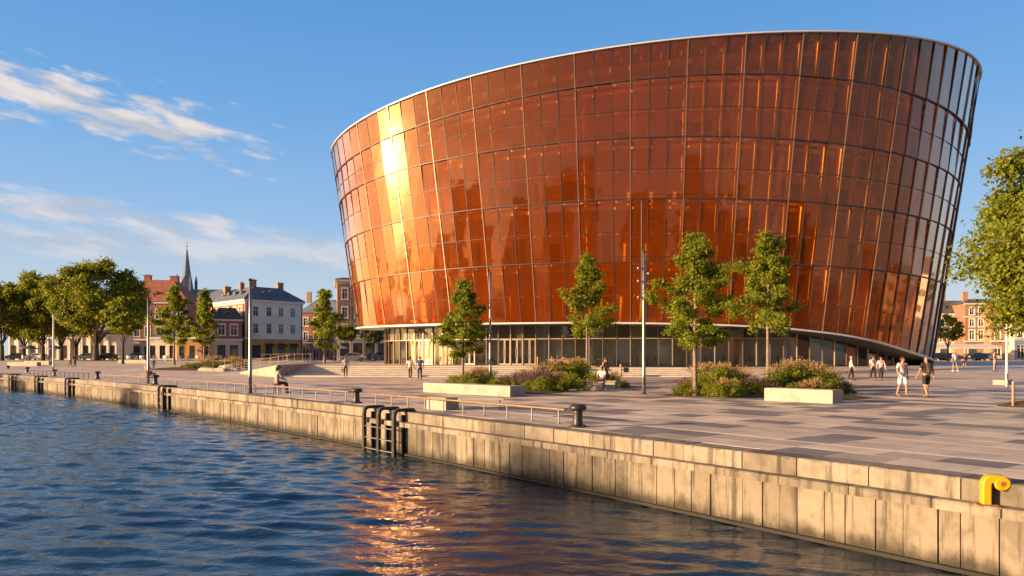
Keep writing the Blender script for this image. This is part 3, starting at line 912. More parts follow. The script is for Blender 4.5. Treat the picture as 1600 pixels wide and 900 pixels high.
        def pane(z0, za, zb, mat, name, parent=hall, inset=.04, pull=0.0, e=.03):
            p = [a + tang * e, b - tang * e]
            v = [Vector((p[0].x, p[0].y, z0 + inset)), Vector((p[1].x, p[1].y, z0 + inset)), Vector((p[1].x, p[1].y, zb - inset)), Vector((p[0].x, p[0].y, za - inset))]
            yw = r.gauss(0, .004)
            v = [x + out * (pull + (yw if i in (0, 3) else -yw)) for i, x in enumerate(v)]
            return MB().add(v + [x - out * .03 for x in v], [(0, 1, 2, 3)]).build(name, mat, parent)
        if not f_:
            restg.add([(a.x, a.y, g0), (b.x, b.y, g0), (b.x, b.y, zt1), (a.x, a.y, zt0)], [(0, 1, 2, 3)]); continue
        hasmid = min(zt0, zt1) > mid + .35
        if c in doors and hasmid:
            d = MB()
            L_ = (b - a).length
            def bar(u0, u1, z0, z1, dep=.06):
                p = a + tang * u0; q_ = a + tang * u1
                d.add([p + out * dep + Vector((0, 0, z0)), q_ + out * dep + Vector((0, 0, z0)), q_ + out * dep + Vector((0, 0, z1)), p + out * dep + Vector((0, 0, z1)),
                       p - out * .02 + Vector((0, 0, z0)), q_ - out * .02 + Vector((0, 0, z0)), q_ - out * .02 + Vector((0, 0, z1)), p - out * .02 + Vector((0, 0, z1))],
                      [(0, 1, 2, 3), (5, 4, 7, 6), (4, 0, 3, 7), (1, 5, 6, 2), (3, 2, 6, 7), (0, 4, 5, 1)])
            for u0, u1 in ((.05, L_ / 2 - .012), (L_ / 2 + .012, L_ - .05)):
                bar(u0, u0 + .07, g0 + .02, mid); bar(u1 - .07, u1, g0 + .02, mid); bar(u0 + .07, u1 - .07, g0 + .02, g0 + .16); bar(u0 + .07, u1 - .07, mid - .1, mid)
            do = d.build('door', M['frame_tan'], hall)
            h = MB()
            for s_ in (-.1, .1):
                p = a + tang * (L_ / 2 + s_) + out * .1
                h.tube([p + Vector((0, 0, g0 + .7)), p + Vector((0, 0, g0 + 1.7))], .02, 6)
            h.build('handle', M['steel'], do)
            pane(g0, mid, mid, M['clear'], 'door_pane', do, .05)
        else:
            pane(g0, mid if hasmid else zt0, mid if hasmid else zt1, M['clear'], 'glass_pane')
        if hasmid: pane(mid, zt0, zt1, M['clear'], 'transom_pane')
        m1 = MB()
        an = math.atan2(tang.y, tang.x)
        m1.box((a.x + out.x * .05, a.y + out.y * .05, (g0 + zt0) / 2), (.07, .16, zt0 - g0), an)
        m1.build('glazing_post', M['mullion'] if c % 3 else M['frame_tan'], hall)
        if hasmid:
            m2 = MB(); cpt = (a + b) / 2 + out * .03
            m2.box((cpt.x, cpt.y, mid), ((b - a).length - .08, .1, .08), an); m2.build('glazing_rail', M['frame_tan'], hall)
        gcount += 1
    o = restg.build('rear_glazing', M['clear'], hall); o['kind'] = 'stuff'
    # blinds behind the upper panes, tables and counters inside the foyer
    bl = MB()
    for c in range(NCOL):
        t0, t1 = TH[c], TH[c + 1]
        zt = min(H_bot(t0), H_bot(t1)) - .06
        if zt < 3.9 or facing(t0) < 0 or c % 7 == 2: continue
        a, b = GP_(t0 + .002, 3.5, .25), GP_(t1 - .002, 3.5, .25)
        bl.add([(a.x, a.y, 3.5), (b.x, b.y, 3.5), (b.x, b.y, zt), (a.x, a.y, zt)], [(0, 1, 2, 3)])
    bo = bl.build('blinds', M['blind'], hall); bo['kind'] = 'stuff'
    for i in range(26):
        t = -1.1 + 2.1 * i / 25 + r.uniform(-.02, .02)
        if H_bot(t) < 3.2: continue
        p = GP_(t, .9, r.uniform(1.6, 3.6))
        tb = MB()
        tb.tube([p, p + Vector((0, 0, .72))], .04, 6); tb.lathe([(.4, .72), (.4, .76)], 12, p)
        for s_ in (-1, 1):
            q = p + Vector((s_ * .75, r.uniform(-.3, .3), 0))
            tb.box(q + Vector((0, 0, .44)), (.42, .42, .05)); tb.box(q + Vector((s_ * .155, 0, .68)), (.04, .4, .44))
            for dx in (-.17, .17):
                for dy in (-.17, .17): tb.box(q + Vector((dx, dy, .21)), (.03, .03, .42))
        tb.build('foyer_table', M['wood'], hall)
    for i in range(12):
        t = -1.05 + 2.0 * i / 11
        if H_bot(t) < 3.4: continue
        p = GP_(t, .9, 1.3); MB().tube([p, (p.x, p.y, H_bot(t))], .22, 12).build('foyer_column', M['slab'], hall)
build_hall()

# ------------------------------------------------------------------ steps, ramp wall, ramp railings
def build_steps():
    t = thing('stone_steps', 'wide pale stone steps rising from the plaza to the glass foyer', 'steps', (0, 63, 0))
    r = random.Random(4)
    for k in range(6):
        y0 = 62.9 + 1.42 * k; z1 = .15 * (k + 1)
        x = -19.6 + .12 * k; xe = 16.5 + k * .7
        while x < xe:
            w = min(r.choice((2.4, 3.0, 3.6)), xe - x)
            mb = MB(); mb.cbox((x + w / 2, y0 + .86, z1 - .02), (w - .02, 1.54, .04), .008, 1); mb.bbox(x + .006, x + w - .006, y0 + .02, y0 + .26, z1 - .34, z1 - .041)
            o = mb.build('step_stone', [M['riser_sunlit'], M['tread_dim']], t)
            x += w
    w = thing('ramp_wall', 'pale concrete wedge wall closing the left end of the wide steps', 'wall', (-20.5, 66, 0))
    mb = MB()
    v = [(-24.6, 66.6, -.1), (-19.75, 62.6, -.1), (-19.75, 73.5, -.1), (-24.6, 73.5, -.1), (-24.6, 66.6, .35), (-19.75, 62.6, 1.05), (-19.75, 73.5, 1.05), (-24.6, 73.5, .95)]
    mb.add(v, [(3, 2, 1, 0), (4, 5, 6, 7), (0, 1, 5, 4), (1, 2, 6, 5), (2, 3, 7, 6), (3, 0, 4, 7)])
    mb.build('wedge', M['bench'], w)
build_steps()

def railing(name, label, cat, pts, h, spacing, rad, prad, mat, pmat, group=None, rail_r=None, mids=0):
    """a rail on posts along a list of ground points"""
    t = thing(name, label, cat, pts[0], 0, group)
    seg = [(Vector(b) - Vector(a)).length for a, b in zip(pts[:-1], pts[1:])]
    tot = sum(seg)
    def P(d):
        for a, b, l in zip(pts[:-1], pts[1:], seg):
            if d <= l + 1e-6: return Vector(a).lerp(Vector(b), d / l)
            d -= l
        return Vector(pts[-1])
    m = max(2, int(tot / 2) + 1)
    top = [P(tot * i / m) + Vector((0, 0, h)) for i in range(m + 1)]
    MB().tube(top, rad, 8, flat=.7).build('rail', mat, t)
    for j in range(mids):
        MB().tube([p - Vector((0, 0, h * (j + 1) / (mids + 1))) for p in top], rad * .5, 6).build('mid_rail', pmat, t)
    n = max(1, int(round((tot - .5) / spacing)))
    for i in range(n + 1):
        d = .25 + (tot - .5) * i / n
        p = P(d)
        mb = MB(); mb.tube([p - Vector((0, 0, .02)), p + Vector((0, 0, h - rad * .5))], prad, 6)
        mb.lathe([(prad * 2.6, 0), (prad * 2.6, .012)], 10, p)
        mb.build('post', pmat, t)
    return t
def quay_pts(s0, s1, n, step=1.6):
    m = max(1, int(abs(s1 - s0) / step)); return [Q(s0 + (s1 - s0) * i / m, n, 0.0) for i in range(m + 1)]
def s_near(px, n):
    """arc length where a point n metres inland falls on photo column px"""
    best = min(np.arange(s_of_Y(9), s_of_Y(118), .1), key=lambda s: abs(800 + FPX * Q(s, n).x / Q(s, n).y - px)); return float(best)
RG = 'low handrails along the quay edge'
railing('quay_handrail', 'low bronze topped handrail between the hooked ladder and the nearest bollard', 'handrail', quay_pts(s_near(583, 1.1), s_near(884, 1.1), 1.1), .37, 1.05, .042, .022, M['bronze'], M['steel'], RG)
railing('quay_handrail', 'long low handrail in front of the person seated by the water', 'handrail', quay_pts(s_near(250, .85), s_near(545, .85), .85), .40, 1.25, .042, .022, M['bronze'], M['steel'], RG)
railing('quay_handrail', 'short low handrail left of the pole with a dark bollard at its right end', 'handrail', quay_pts(s_near(160, .8), s_near(229, .8), .8), .42, 1.3, .04, .02, M['bronze'], M['steel'], RG)
railing('quay_handrail', 'farthest low handrail along the shaded end of the quay', 'handrail', quay_pts(s_near(46, .8), s_near(140, .8), .8), .45, 1.3, .04, .025, M['steel_dark'], M['steel_dark'], RG)
RR = 'tan railings of the ramp beside the steps'
railing('ramp_railing', 'tan metal railing climbing the ramp left of the steps', 'railing', [(-29.5, 72, .25), (-26, 75, .6), (-22.5, 77, .95)], .95, 1.1, .03, .025, M['bronze'], M['bronze'], RR, mids=2)
railing('ramp_railing', 'tan metal railing running level along the top of the ramp', 'railing', [(-25.2, 73.6, .95), (-22.6, 73.6, 1.0), (-19.9, 73.6, 1.0)], 1.0, .75, .03, .022, M['rail_tan'], M['rail_tan'], RR, mids=1)
railing('ramp_railing', 'tan railing sloping down in front of the wedge wall', 'railing', [(-26.5, 69, .15), (-23.5, 68.6, .55), (-20.4, 67.6, 1.0)], .9, 1.0, .03, .022, M['rail_tan'], M['rail_tan'], RR, mids=1)
railing('ramp_railing', 'long tan railing beside the flower bed and the ochre ground floor', 'railing', [(-36, 88, .25), (-31, 84, .4), (-27, 80, .6)], .95, 1.4, .03, .025, M['rail_tan'], M['rail_tan'], RR, mids=1)

# ------------------------------------------------------------------ bollards, ladders, poles, benches
def bollard(px, y, label, sc=1.0):
    X, D = GP(px, y)
    t = thing('mooring_bollard', label, 'bollard', (X, D, 0), 0, 'dark mooring bollards on the quay')
    MB().lathe([(.24, 0), (.24, .018), (.20, .03), (.19, .045)], 24, (X, D, 0)).build('base_plate', M['iron'], t)
    MB().lathe([(.15, .04), (.125, .09), (.115, .2), (.115, .36), (.125, .42)], 24, (X, D, 0)).build('stem', M['iron'], t)
    MB().lathe([(.12, .40), (.19, .415), (.215, .445), (.22, .49), (.20, .535), (.15, .555), (.02, .56)], 28, (X, D, 0)).build('cap', M['iron'], t)
    for k in range(4):
        a = k * math.pi / 2 + .6
        MB().lathe([(.018, .03), (.018, .05)], 6, (X + .2 * math.cos(a), D + .2 * math.sin(a), 0)).build('bolt', M['steel'], t)
    t.scale = (sc,) * 3
    return t
bollard(903, 667, 'dark iron mooring bollard at the right end of the nearest low handrail')
bollard(557, 630, 'dark iron mooring bollard left of the triple hooked ladder')
bollard(242.5, 601, 'dark iron bollard beside the lamp pole near the far ladder', 1.1)
bollard(152, 592.6, 'dark iron bollard at the edge where the shaded quay begins', 1.1)
bollard(85, 588.0, 'small dark bollard behind the thin pole on the shaded quay', 1.1)
bollard(42.5, 583, 'dark iron bollard second from the left picture edge', 1.15)
bollard(12.5, 579.5, 'dark iron bollard at the far left end of the quay', 1.15)

def ladder(spx, n_up, label, gap=.95):
    s = s_of_px(spx)
    t = thing('quay_ladder', label, 'ladder', Q(s, -.3, 0), 0, 'hooked ladders on the quay wall')
    tx, ty = Qt(s)
    ss_ = [s - i * gap for i in range(n_up)]
    for si in ss_:
        path = [Q(si, -.36, -2.3), Q(si, -.36, -.14), Q(si, -.345, -.04), Q(si, -.30, .035), Q(si, -.2, .06), Q(si, .28, .06), Q(si, .33, .05), Q(si, .35, -.01)]
        mb = MB()
        # rectangular section swept along the hook
        w, d = .068, .05
        v = []
        for i, p in enumerate(path):
            tg = (path[min(i + 1, len(path) - 1)] - path[max(i - 1, 0)]).normalized()
            al = Vector((tx, ty, 0)); nb = tg.cross(al).normalized()
            v += [p - al * w - nb * d, p + al * w - nb * d, p + al * w + nb * d, p - al * w + nb * d]
        f = [(4 * i + j, 4 * i + (j + 1) % 4, 4 * i + 4 + (j + 1) % 4, 4 * i + 4 + j) for i in range(len(path) - 1) for j in range(4)]
        e = 4 * (len(path) - 1)
        mb.add(v, f + [(3, 2, 1, 0), (e, e + 1, e + 2, e + 3)])
        mb.build('hooked_upright', M['steel_dark'], t)
        MB().box(Q(si, -.03, -.95), (.10, .12, 1.7), math.atan2(ty, tx)).build('back_post', M['joint'], t)
    for a, b in zip(ss_[:-1], ss_[1:]):
        for z in (-.55, -.92, -1.28):
            MB().tube([Q(a, -.36, z), Q(b, -.36, z)], .022, 6).build('rung', M['steel'], t)
    return t
ladder(584, 3, 'triple hooked dark steel ladder nearest the camera, in the orange reflection', .98)
ladder(258, 2, 'hooked dark ladder by the bollard where the quay turns shaded', .8)
ladder(110, 2, 'hooked dark ladder below the thin pole on the shaded quay', .9)
ladder(62, 2, 'hooked dark ladder second from the left picture edge', .9)
ladder(21, 2, 'hooked dark ladder at the far left picture edge', .9)

def lamp_pole(px, y, top, label, r0=.085, mat='steel', X=None, D=None, z=0.0, extra=True):
    if X is None: X, D = GP(px, y, z)
    H = (YH - top) * D / FPX + CZ - z
    t = thing('lamp_pole', label, 'lamp pole', (X, D, z), 0, 'tall slim poles on the plaza')
    MB().lathe([(r0 * 1.9, -.05), (r0 * 1.9, .02), (r0 * 1.15, .03)], 16, (X, D, z)).build('base_plate', M['steel_dark'], t)
    MB().lathe([(r0, .02), (r0, 1.1), (r0 * .93, 1.12), (r0 * .85, H * .6), (r0 * .72, H)], 14, (X, D, z)).build('shaft', M[mat], t)
    MB().lathe([(r0 * 1.15, H - .01), (r0 * 1.25, H + .05), (r0 * .6, H + .08)], 14, (X, D, z)).build('cap', M['steel_dark'], t)
    MB().box((X, D - r0 * .98, z + .62), (r0 * .9, .02, .34)).build('hatch', M['steel_dark'], t)
    return t, X, D, H
t, X, D, H = lamp_pole(1006, 616, 394, 'tall grey pole with small spotlights standing left of the middle tree', .085)
mb = MB(); mb.tube([(X - .08, D + .13, 3.9), (X - .08, D + .13, H + 2.4)], .026, 8); mb.build('antenna_mast', M['steel_dark'], t)
for dz, dx in ((-.75, -.2), (-1.0, .16), (-1.35, -.2), (-2.1, -.2)):
    mb = MB(); mb.tube([(X, D, H + dz), (X + dx, D - .05, H + dz)], .025, 6)
    mb.lathe([(.05, -.07), (.07, .05), (.02, .07)], 10, (X + dx * 1.3, D - .07, H + dz)); mb.build('spotlight', M['steel'], t)
lamp_pole(766, 601.5, 428, 'tall dark pole rising from the flower bed behind the long bench', .085)
lamp_pole(391, 614.5, 438, 'tall grey pole on the quay in front of the white corner house', .085, 'steel')
lamp_pole(231.5, 599, 466, 'tall grey pole beside a bollard in front of the red roofed house', .08)
lamp_pole(83.5, 586.5, 490, 'thin pale pole on the shaded quay before the old trees', .09, 'pole_white')
lamp_pole(1573, 605.5, 498, 'slim pale pole under the big tree at the right picture edge', .07, 'pole_white', None, None, .0)

def block_bench(pts, h, label, name='concrete_bench', cat='bench', lip=0.0, group=None, mat='bench'):
    """a long cast block from its footprint corners"""
    c = [sum(p[0] for p in pts) / len(pts), sum(p[1] for p in pts) / len(pts)]
    t = thing(name, label, cat, (c[0], c[1], 0), 0, group)
    b = .025
    def inset(k): return [(p[0] + (c[0] - p[0]) * k / math.hypot(p[0] - c[0], p[1] - c[1]), p[1] + (c[1] - p[1]) * k / math.hypot(p[0] - c[0], p[1] - c[1])) for p in pts]
    mb = MB(); lo, up, top = inset(lip + .01), inset(0.0), inset(b * 1.4)
    z = gz(*c)
    v = [(p[0], p[1], z - .03) for p in lo] + [(p[0], p[1], z + h - b) for p in (up if not lip else inset(lip * .4))] + [(p[0], p[1], z + h) for p in top]
    n = len(pts)
    f = [tuple(range(n - 1, -1, -1)), tuple(range(2 * n, 3 * n))] + [(o + i, o + (i + 1) % n, o + n + (i + 1) % n, o + n + i) for o in (0, n) for i in range(n)]
    mb.add(v, f); mb.build('block', M[mat], t)
    if lip:
        mb = MB(); pr = [(p[0], p[1]) for p in inset(-.06)]; mb.prism(pr, z + h, z + h + .05); mb.build('seat_slab', M[mat], t)
    return t
def quad_block(p0, p1, depth):
    """footprint from the front bottom edge p0 -> p1 (left to right) going back by depth"""
    d = Vector((p1[0] - p0[0], p1[1] - p0[1])).normalized(); n = Vector((-d.y, d.x))
    return [p0, p1, (p1[0] + n.x * depth, p1[1] + n.y * depth), (p0[0] + n.x * depth, p0[1] + n.y * depth)]
block_bench(quad_block(GP(661, 612.5), GP(797, 620.2), .95), .46, 'long pale concrete bench in front of the left flower bed')
block_bench(quad_block(GP(1194, 625.5), GP(1301, 631), .8), .50, 'pale concrete bench in front of the right flower bed')
BG = 'small grey seats at the end of the left flower bed'
block_bench(quad_block((3.55, 38.6), (4.68, 38.1), .55), .40, 'small grey concrete seat under the tree at the bed end', lip=.08, group=BG)
block_bench(quad_block((4.95, 39.4), (5.5, 39.2), .5), .40, 'smaller grey concrete seat right of the other small seat', lip=.08, group=BG)
block_bench(quad_block((-2.85, 24.5), (-2.15, 23.9), .6), .40, 'short pale concrete block behind the nearest low handrail')
block_bench(quad_block(GP(1551, 601), GP(1574, 601.5), 2.0), .30, 'low pale stone platform beside the slim pale pole', 'stone_platform', 'platform')
block_bench([(-34.5, 81.5), (-31.6, 80.6), (-31.4, 81.3), (-34.3, 82.2)], .35, 'low grey concrete kerb block before the rock garden')
for i, (px, y, w, lab) in enumerate(((40, 575, 5.0, 'low pale stone bench left under the old trees'), (62, 573.5, 4.5, 'low pale stone bench second from left under the old trees'), (210, 571.5, 5.0, 'low pale stone planter edge in front of the small round tree'))):
    D = 100 + i * 6; X = at(px, D)
    block_bench([(X - w / 2, D), (X + w / 2, D - 1.5), (X + w / 2, D - .6), (X - w / 2, D + .9)], .5, lab)
# the round-edged steel bench right of the concrete block behind the rail
t = thing('steel_bench', 'low backless bench with thin legs behind the nearest handrail', 'bench', (-1.0, 24.0, 0))
MB().cbox((-1.0, 24.0, .37), (1.5, .42, .06), .02).build('seat', M['step'], t)
for dx in (-.6, .6):
    for dy in (-.15, .15): MB().tube([(-1.0 + dx, 24 + dy, 0), (-1.0 + dx, 24 + dy, .35)], .02, 6).build('leg', M['steel_dark'], t)

def yellow_hook():
    p = Q(s_of_px(1543), -.13, -.312)
    s = s_of_px(1543)
    p = Q(s, -.12, -.312)
    tx, ty = Qt(s)
    a = Vector((-tx, -ty, 0))            # along the quay towards the camera's right
    inl = Vector((ty, -tx, 0))
    dirv = (inl * .62 + a * .78).normalized()   # the neck bends over the coping
    wv = Vector((0, 0, 1)).cross(dirv).normalized()
    t = thing('yellow_mooring_hook', 'chipped yellow bent mooring hook on the quay ledge', 'mooring hook', p)
    pts, wd = [], []
    h = .365; r = .08
    prof = [(0, 0), (0, .12), (0, h - r)]
    for k in range(1, 6):
        an = math.pi / 2 * k / 5; prof.append((r - r * math.cos(an), h - r + r * math.sin(an)))
    prof += [(.13, h), (.17, h - .005)]
    v = []; hw, th = .08, .056
    for i, (u, z) in enumerate(prof):
        q = p + dirv * u + Vector((0, 0, z))
        i0, i1 = max(0, i - 1), min(len(prof) - 1, i + 1)
        tg = Vector((prof[i1][0] - prof[i0][0], prof[i1][1] - prof[i0][1])).normalized()
        nn = dirv * (-tg.y) + Vector((0, 0, tg.x))
        c = .014
        ring = [(-hw, -th + c), (-hw + c, -th), (hw - c, -th), (hw, -th + c), (hw, th - c), (hw - c, th), (-hw + c, th), (-hw, th - c)]
        v += [q + wv * x - nn * y for x, y in ring]
    n = len(prof)
    f = [(8 * i + j, 8 * i + (j + 1) % 8, 8 * i + 8 + (j + 1) % 8, 8 * i + 8 + j) for i in range(n - 1) for j in range(8)] + [tuple(range(7, -1, -1)), tuple(range(8 * n - 8, 8 * n))]
    MB().add(v, f).build('neck', M['yellow'], t)
    e = p + dirv * .19 + Vector((0, 0, h - .055))
    mb = MB(); mb.tube([e - wv * .085, e - wv * .07, e + wv * .07, e + wv * .085], [.085, .105, .105, .085], 18); mb.build('round_end', M['yellow'], t)
    mb = MB(); mb.tube([e - wv * .09, e + wv * .09], .032, 12); mb.build('eye', M['rust'], t)
    mb = MB(); mb.box(p + Vector((0, 0, .008)), (.26, .22, .016), math.atan2(dirv.y, dirv.x)); mb.build('foot_plate', M['rust'], t)
yellow_hook()
t = thing('tree_stake', 'short wooden stake at the edge of the big tree soil patch', 'stake', (*GP(1583, 636), 0))
X, D = GP(1583, 636); MB().lathe([(.045, -.05), (.045, .86), (.03, .9)], 8, (X, D, 0)).build('post', M['wood'], t)
for X, D, h, lab in ((9.2, 62.2, 1.1, 'short wooden post with a dark box in front of the foyer'),):
    t = thing('wooden_post', lab, 'post', (X, D, 0)); MB().lathe([(.09, 0), (.09, h)], 8, (X, D, 0)).build('post', M['wood'], t); MB().box((X + .45, D, .62), (.4, .3, .4)).build('box', M['steel_dark'], t)
    MB().tube([(X, D, .62), (X + .4, D, .62)], .03, 6).build('arm', M['steel_dark'], t)
t = thing('wooden_post', 'thin pale wooden post among the plumes of the left flower bed', 'post', (1.95, 56, 0)); MB().lathe([(.06, 0), (.06, 1.75)], 8, (1.95, 56, 0)).build('post', M['wood'], t)

# ------------------------------------------------------------------ trees
def make_tree(name, label, loc, H, base, Rw, style, seed, nleaf, leaf, mat, trunk_r, group=None, bark='bark', lean=(0, 0)):
    global nrng
    r = random.Random(seed); nrng = np.random.default_rng(seed)
    t = thing(name, label, 'tree', loc, 0, group)
    wood = MB(); tufts = []                      # (centre, radius, outward, weight)
    if style == 'young':
        def prof(u): return (.50 + .50 * (u / .28) ** .7) if u < .28 else max(.05, ((1 - u) / .72) ** .85)
        lead = [(lean[0] * u + .05 * math.sin(7 * u + seed) * u, lean[1] * u + .05 * math.cos(5 * u + seed) * u, H * .985 * u) for u in [i / 10 for i in range(11)]]
        wood.tube([(x, y, z - .05 if i == 0 else z) for i, (x, y, z) in enumerate(lead)], [trunk_r * (1.25 if i == 0 else 1 - .93 * (i / 10)) for i in range(11)], 10)
        nb = 34; az = r.uniform(0, 6)
        for i in range(nb):
            u = ((i + r.random()) / nb) ** .95
            z = base + (H - base) * u
            az += 2.4 + r.uniform(-.5, .5)
            L_ = Rw * 1.12 * prof(u) * r.choice((r.uniform(.45, .75), r.uniform(.95, 1.35), r.uniform(.8, 1.1)))
            el = R(12 + 38 * u + r.uniform(-10, 10))
            d = Vector((math.cos(az) * math.cos(el), math.sin(az) * math.cos(el), math.sin(el)))
            k = z / H
            o = Vector((lean[0] * k, lean[1] * k, z - L_ * .12))
            tip = o + d * L_
            mid = o + d * L_ * .55 + Vector((0, 0, .06 * L_))
            wood.tube([o, mid, tip], [trunk_r * .28 * (1 - .6 * u), trunk_r * .17 * (1 - .6 * u), .006], 5, cap=False)
            nt_ = max(3, int(3 + 4.5 * L_ / Rw))
            for q in range(nt_):
                w = .30 + .78 * (q + r.random()) / nt_
                c = o.lerp(mid, w / .55) if w < .55 else mid.lerp(tip, (w - .55) / .45)
                c = c + Vector((r.gauss(0, .09), r.gauss(0, .09), r.gauss(.02, .08))) * Rw * .75
                tufts.append((c, Rw * r.uniform(.05, .105), (d + Vector((0, 0, .5))), 1))
    else:
        fork = base * r.uniform(.82, .95)
        wood.tube([(0, 0, -.1), (0, 0, .25), (.02 * H * lean[0], 0, fork * .6), (lean[0] * .04 * H, lean[1] * .04 * H, fork)], [trunk_r * 1.45, trunk_r * 1.08, trunk_r * .92, trunk_r * .85], 12)
        zc = base + (H - base) * .46; Rz = (H - base) * .54
        nl = 46 if name == 'maple_tree' else 26
        ph = r.uniform(0, 6)
        for i in range(nl):
            # lobes spread over the dome
            u = (i + .5) / nl; zz = 1 - 1.86 * u
            az = ph + i * 2.39996 + r.uniform(-.35, .35); rr = math.sqrt(max(0.02, 1 - zz * zz))
            k = r.uniform(.60, .86)
            c = Vector((math.cos(az) * rr * Rw * k, math.sin(az) * rr * Rw * k, zc + zz * Rz * k * (1 if zz > 0 else .85)))
            lr = Rw * r.uniform(.19, .33)
            st = Vector((lean[0] * .04 * H, lean[1] * .04 * H, fork * r.uniform(.85, 1.0)))
            m1 = st.lerp(c, .45) + Vector((0, 0, .10 * (H - base))) * r.uniform(.3, 1)
            if i % 2 == 0: wood.tube([st, m1, c], [trunk_r * r.uniform(.24, .36), trunk_r * .15, trunk_r * .05], 6, cap=False)
            for q in range(26):
                d = Vector((r.gauss(0, 1), r.gauss(0, 1), r.gauss(.25, .9))).normalized()
                rad = lr * r.uniform(.5, 1.12)
                p = c + Vector((d.x * rad, d.y * rad, d.z * rad * .8))
                tufts.append((p, lr * r.uniform(.16, .30), (d + (p - Vector((0, 0, zc))).normalized() * .8 + Vector((0, 0, .35))), 1))
                if q % 5 == 0: wood.tube([c, c.lerp(p, .6), p], [trunk_r * .06, trunk_r * .035, .01], 4, cap=False)
    wood.build('trunk', M[bark], t, world=False)
    per = max(4, nleaf // len(tufts))
    C, Nn = [], []
    for c, rad, o, w in tufts:
        g = nrng.normal(size=(per, 3)) * rad * np.array([1, 1, .75])
        C.append(np.array(c) + g)
        Nn.append(np.array(o) / max(.01, np.linalg.norm(o)) + g / rad * .35 + nrng.normal(size=(per, 3)) * .9)
    C = np.vstack(C); Nn = np.vstack(Nn)
    me = leaves_mesh('crown', C, Nn, leaf * nrng.uniform(.65, 1.3, len(C)), M[mat], .66, .16)
    link('crown', me, t)
    return t
PT = 'young trees on the plaza'
def ptree(px, y, top, wpx, base_y, label, seed, nleaf, leaf=.17, name='young_tree', D=None, lean=(0, 0), tr=.10):
    if D is None: X, D = GP(px, y)
    else: X = at(px, D)
    z = gz(X, D) if D > 50 else 0
    k = D / FPX
    H = (y - top) * k; base = (y - base_y) * k
    return make_tree(name, label, (X, D, z), H, base, wpx / 2 * k, 'young', seed, nleaf, leaf, 'leaf_young', tr, PT, 'bark_pale', lean)
ptree(723, 601, 442, 84, 556, 'young tree behind the long concrete bench, left of the dark pole', 31, 13000, .15, tr=.10)
ptree(917, 594, 403, 86, 524, 'slender young tree with pale yellow-green leaves between the pole and the dark pole', 32, 12000, .17, tr=.115)
ptree(1086, 619, 373, 124, 545, 'broad bright green young tree right of the tall pole with spotlights', 53, 20000, .125, tr=.105)
ptree(1200, 604, 371, 116, 520, 'tall young tree standing behind the right flower bed', 34, 18000, .145, tr=.12)
ptree(507, 566, 452, 62, 540, 'young tree with a pale trunk beside the brown brick house', 35, 9000, .30, D=100, tr=.16)
ptree(319, 577, 459, 50, 546, 'narrow young tree in front of the red brick gable beside the church roof', 36, 8000, .28, D=97, tr=.14)
ptree(272, 575, 456, 62, 541, 'rounded young tree in front of the white shop fronts', 37, 9500, .30, D=104, tr=.18)
make_tree('small_tree', 'small round tree between the old linden and the pole', (at(192, 108), 108, gz(at(192, 108), 108)), 10.5, 3.4, 2.9, 'spread', 38, 5200, .4, 'leaf_old', .2, PT)
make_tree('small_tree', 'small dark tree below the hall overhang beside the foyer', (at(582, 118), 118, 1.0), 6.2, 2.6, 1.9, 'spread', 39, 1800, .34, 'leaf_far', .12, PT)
make_tree('small_tree', 'little tree against the ground floor of the brown brick house', (at(541, 119), 119, 1.0), 6.0, 3.0, 1.7, 'spread', 40, 1500, .34, 'leaf_old', .1, PT)
make_tree('small_tree', 'small green tree before the cream building right of the hall', (at(1481, 118), 118, 1.0), 7.6, 2.8, 2.6, 'spread', 41, 3200, .34, 'leaf_old', .15, PT)
OT = 'old linden trees along the quay promenade'
for px, D, top, w, by, lab, seed, nl in (
    (150, 128, 401, 150, 535, 'largest old tree, wide crown and thick dark trunk, on a grass patch', 61, 26000),
    (67, 133, 417, 96, 538, 'old tree with a forked trunk behind the thin pale pole', 62, 17000),
    (37, 138, 432, 84, 540, 'old tree left of the forked one near the picture edge', 63, 14000),
    (3, 132, 438, 90, 536, 'old tree cut by the left picture edge', 64, 14000),
    (96, 146, 428, 90, 538, 'old tree half hidden behind the thin pale pole, right of the forked one', 65, 13000),
    (118, 158, 445, 80, 540, 'farther old tree between the largest tree and its left neighbour', 66, 11000),
    (-40, 140, 425, 100, 536, 'old tree just beyond the left picture edge', 67, 5000)):
    X = at(px, D); z = gz(X, D); k = D / FPX
    yb = YH + (CZ - z) / k
    make_tree('linden_tree', lab, (X, D, z), (yb - top) * k, (yb - by) * k, w / 2 * k, 'spread', seed, int(nl * 1.6), .42, 'leaf_old', .52 if px == 150 else .36, OT)
make_tree('maple_tree', 'big leafy tree reaching in from the right picture edge', (19.7, 25.3, 0), 10.2, 1.9, 3.75, 'spread', 71, 60000, .165, 'leaf_young', .22)

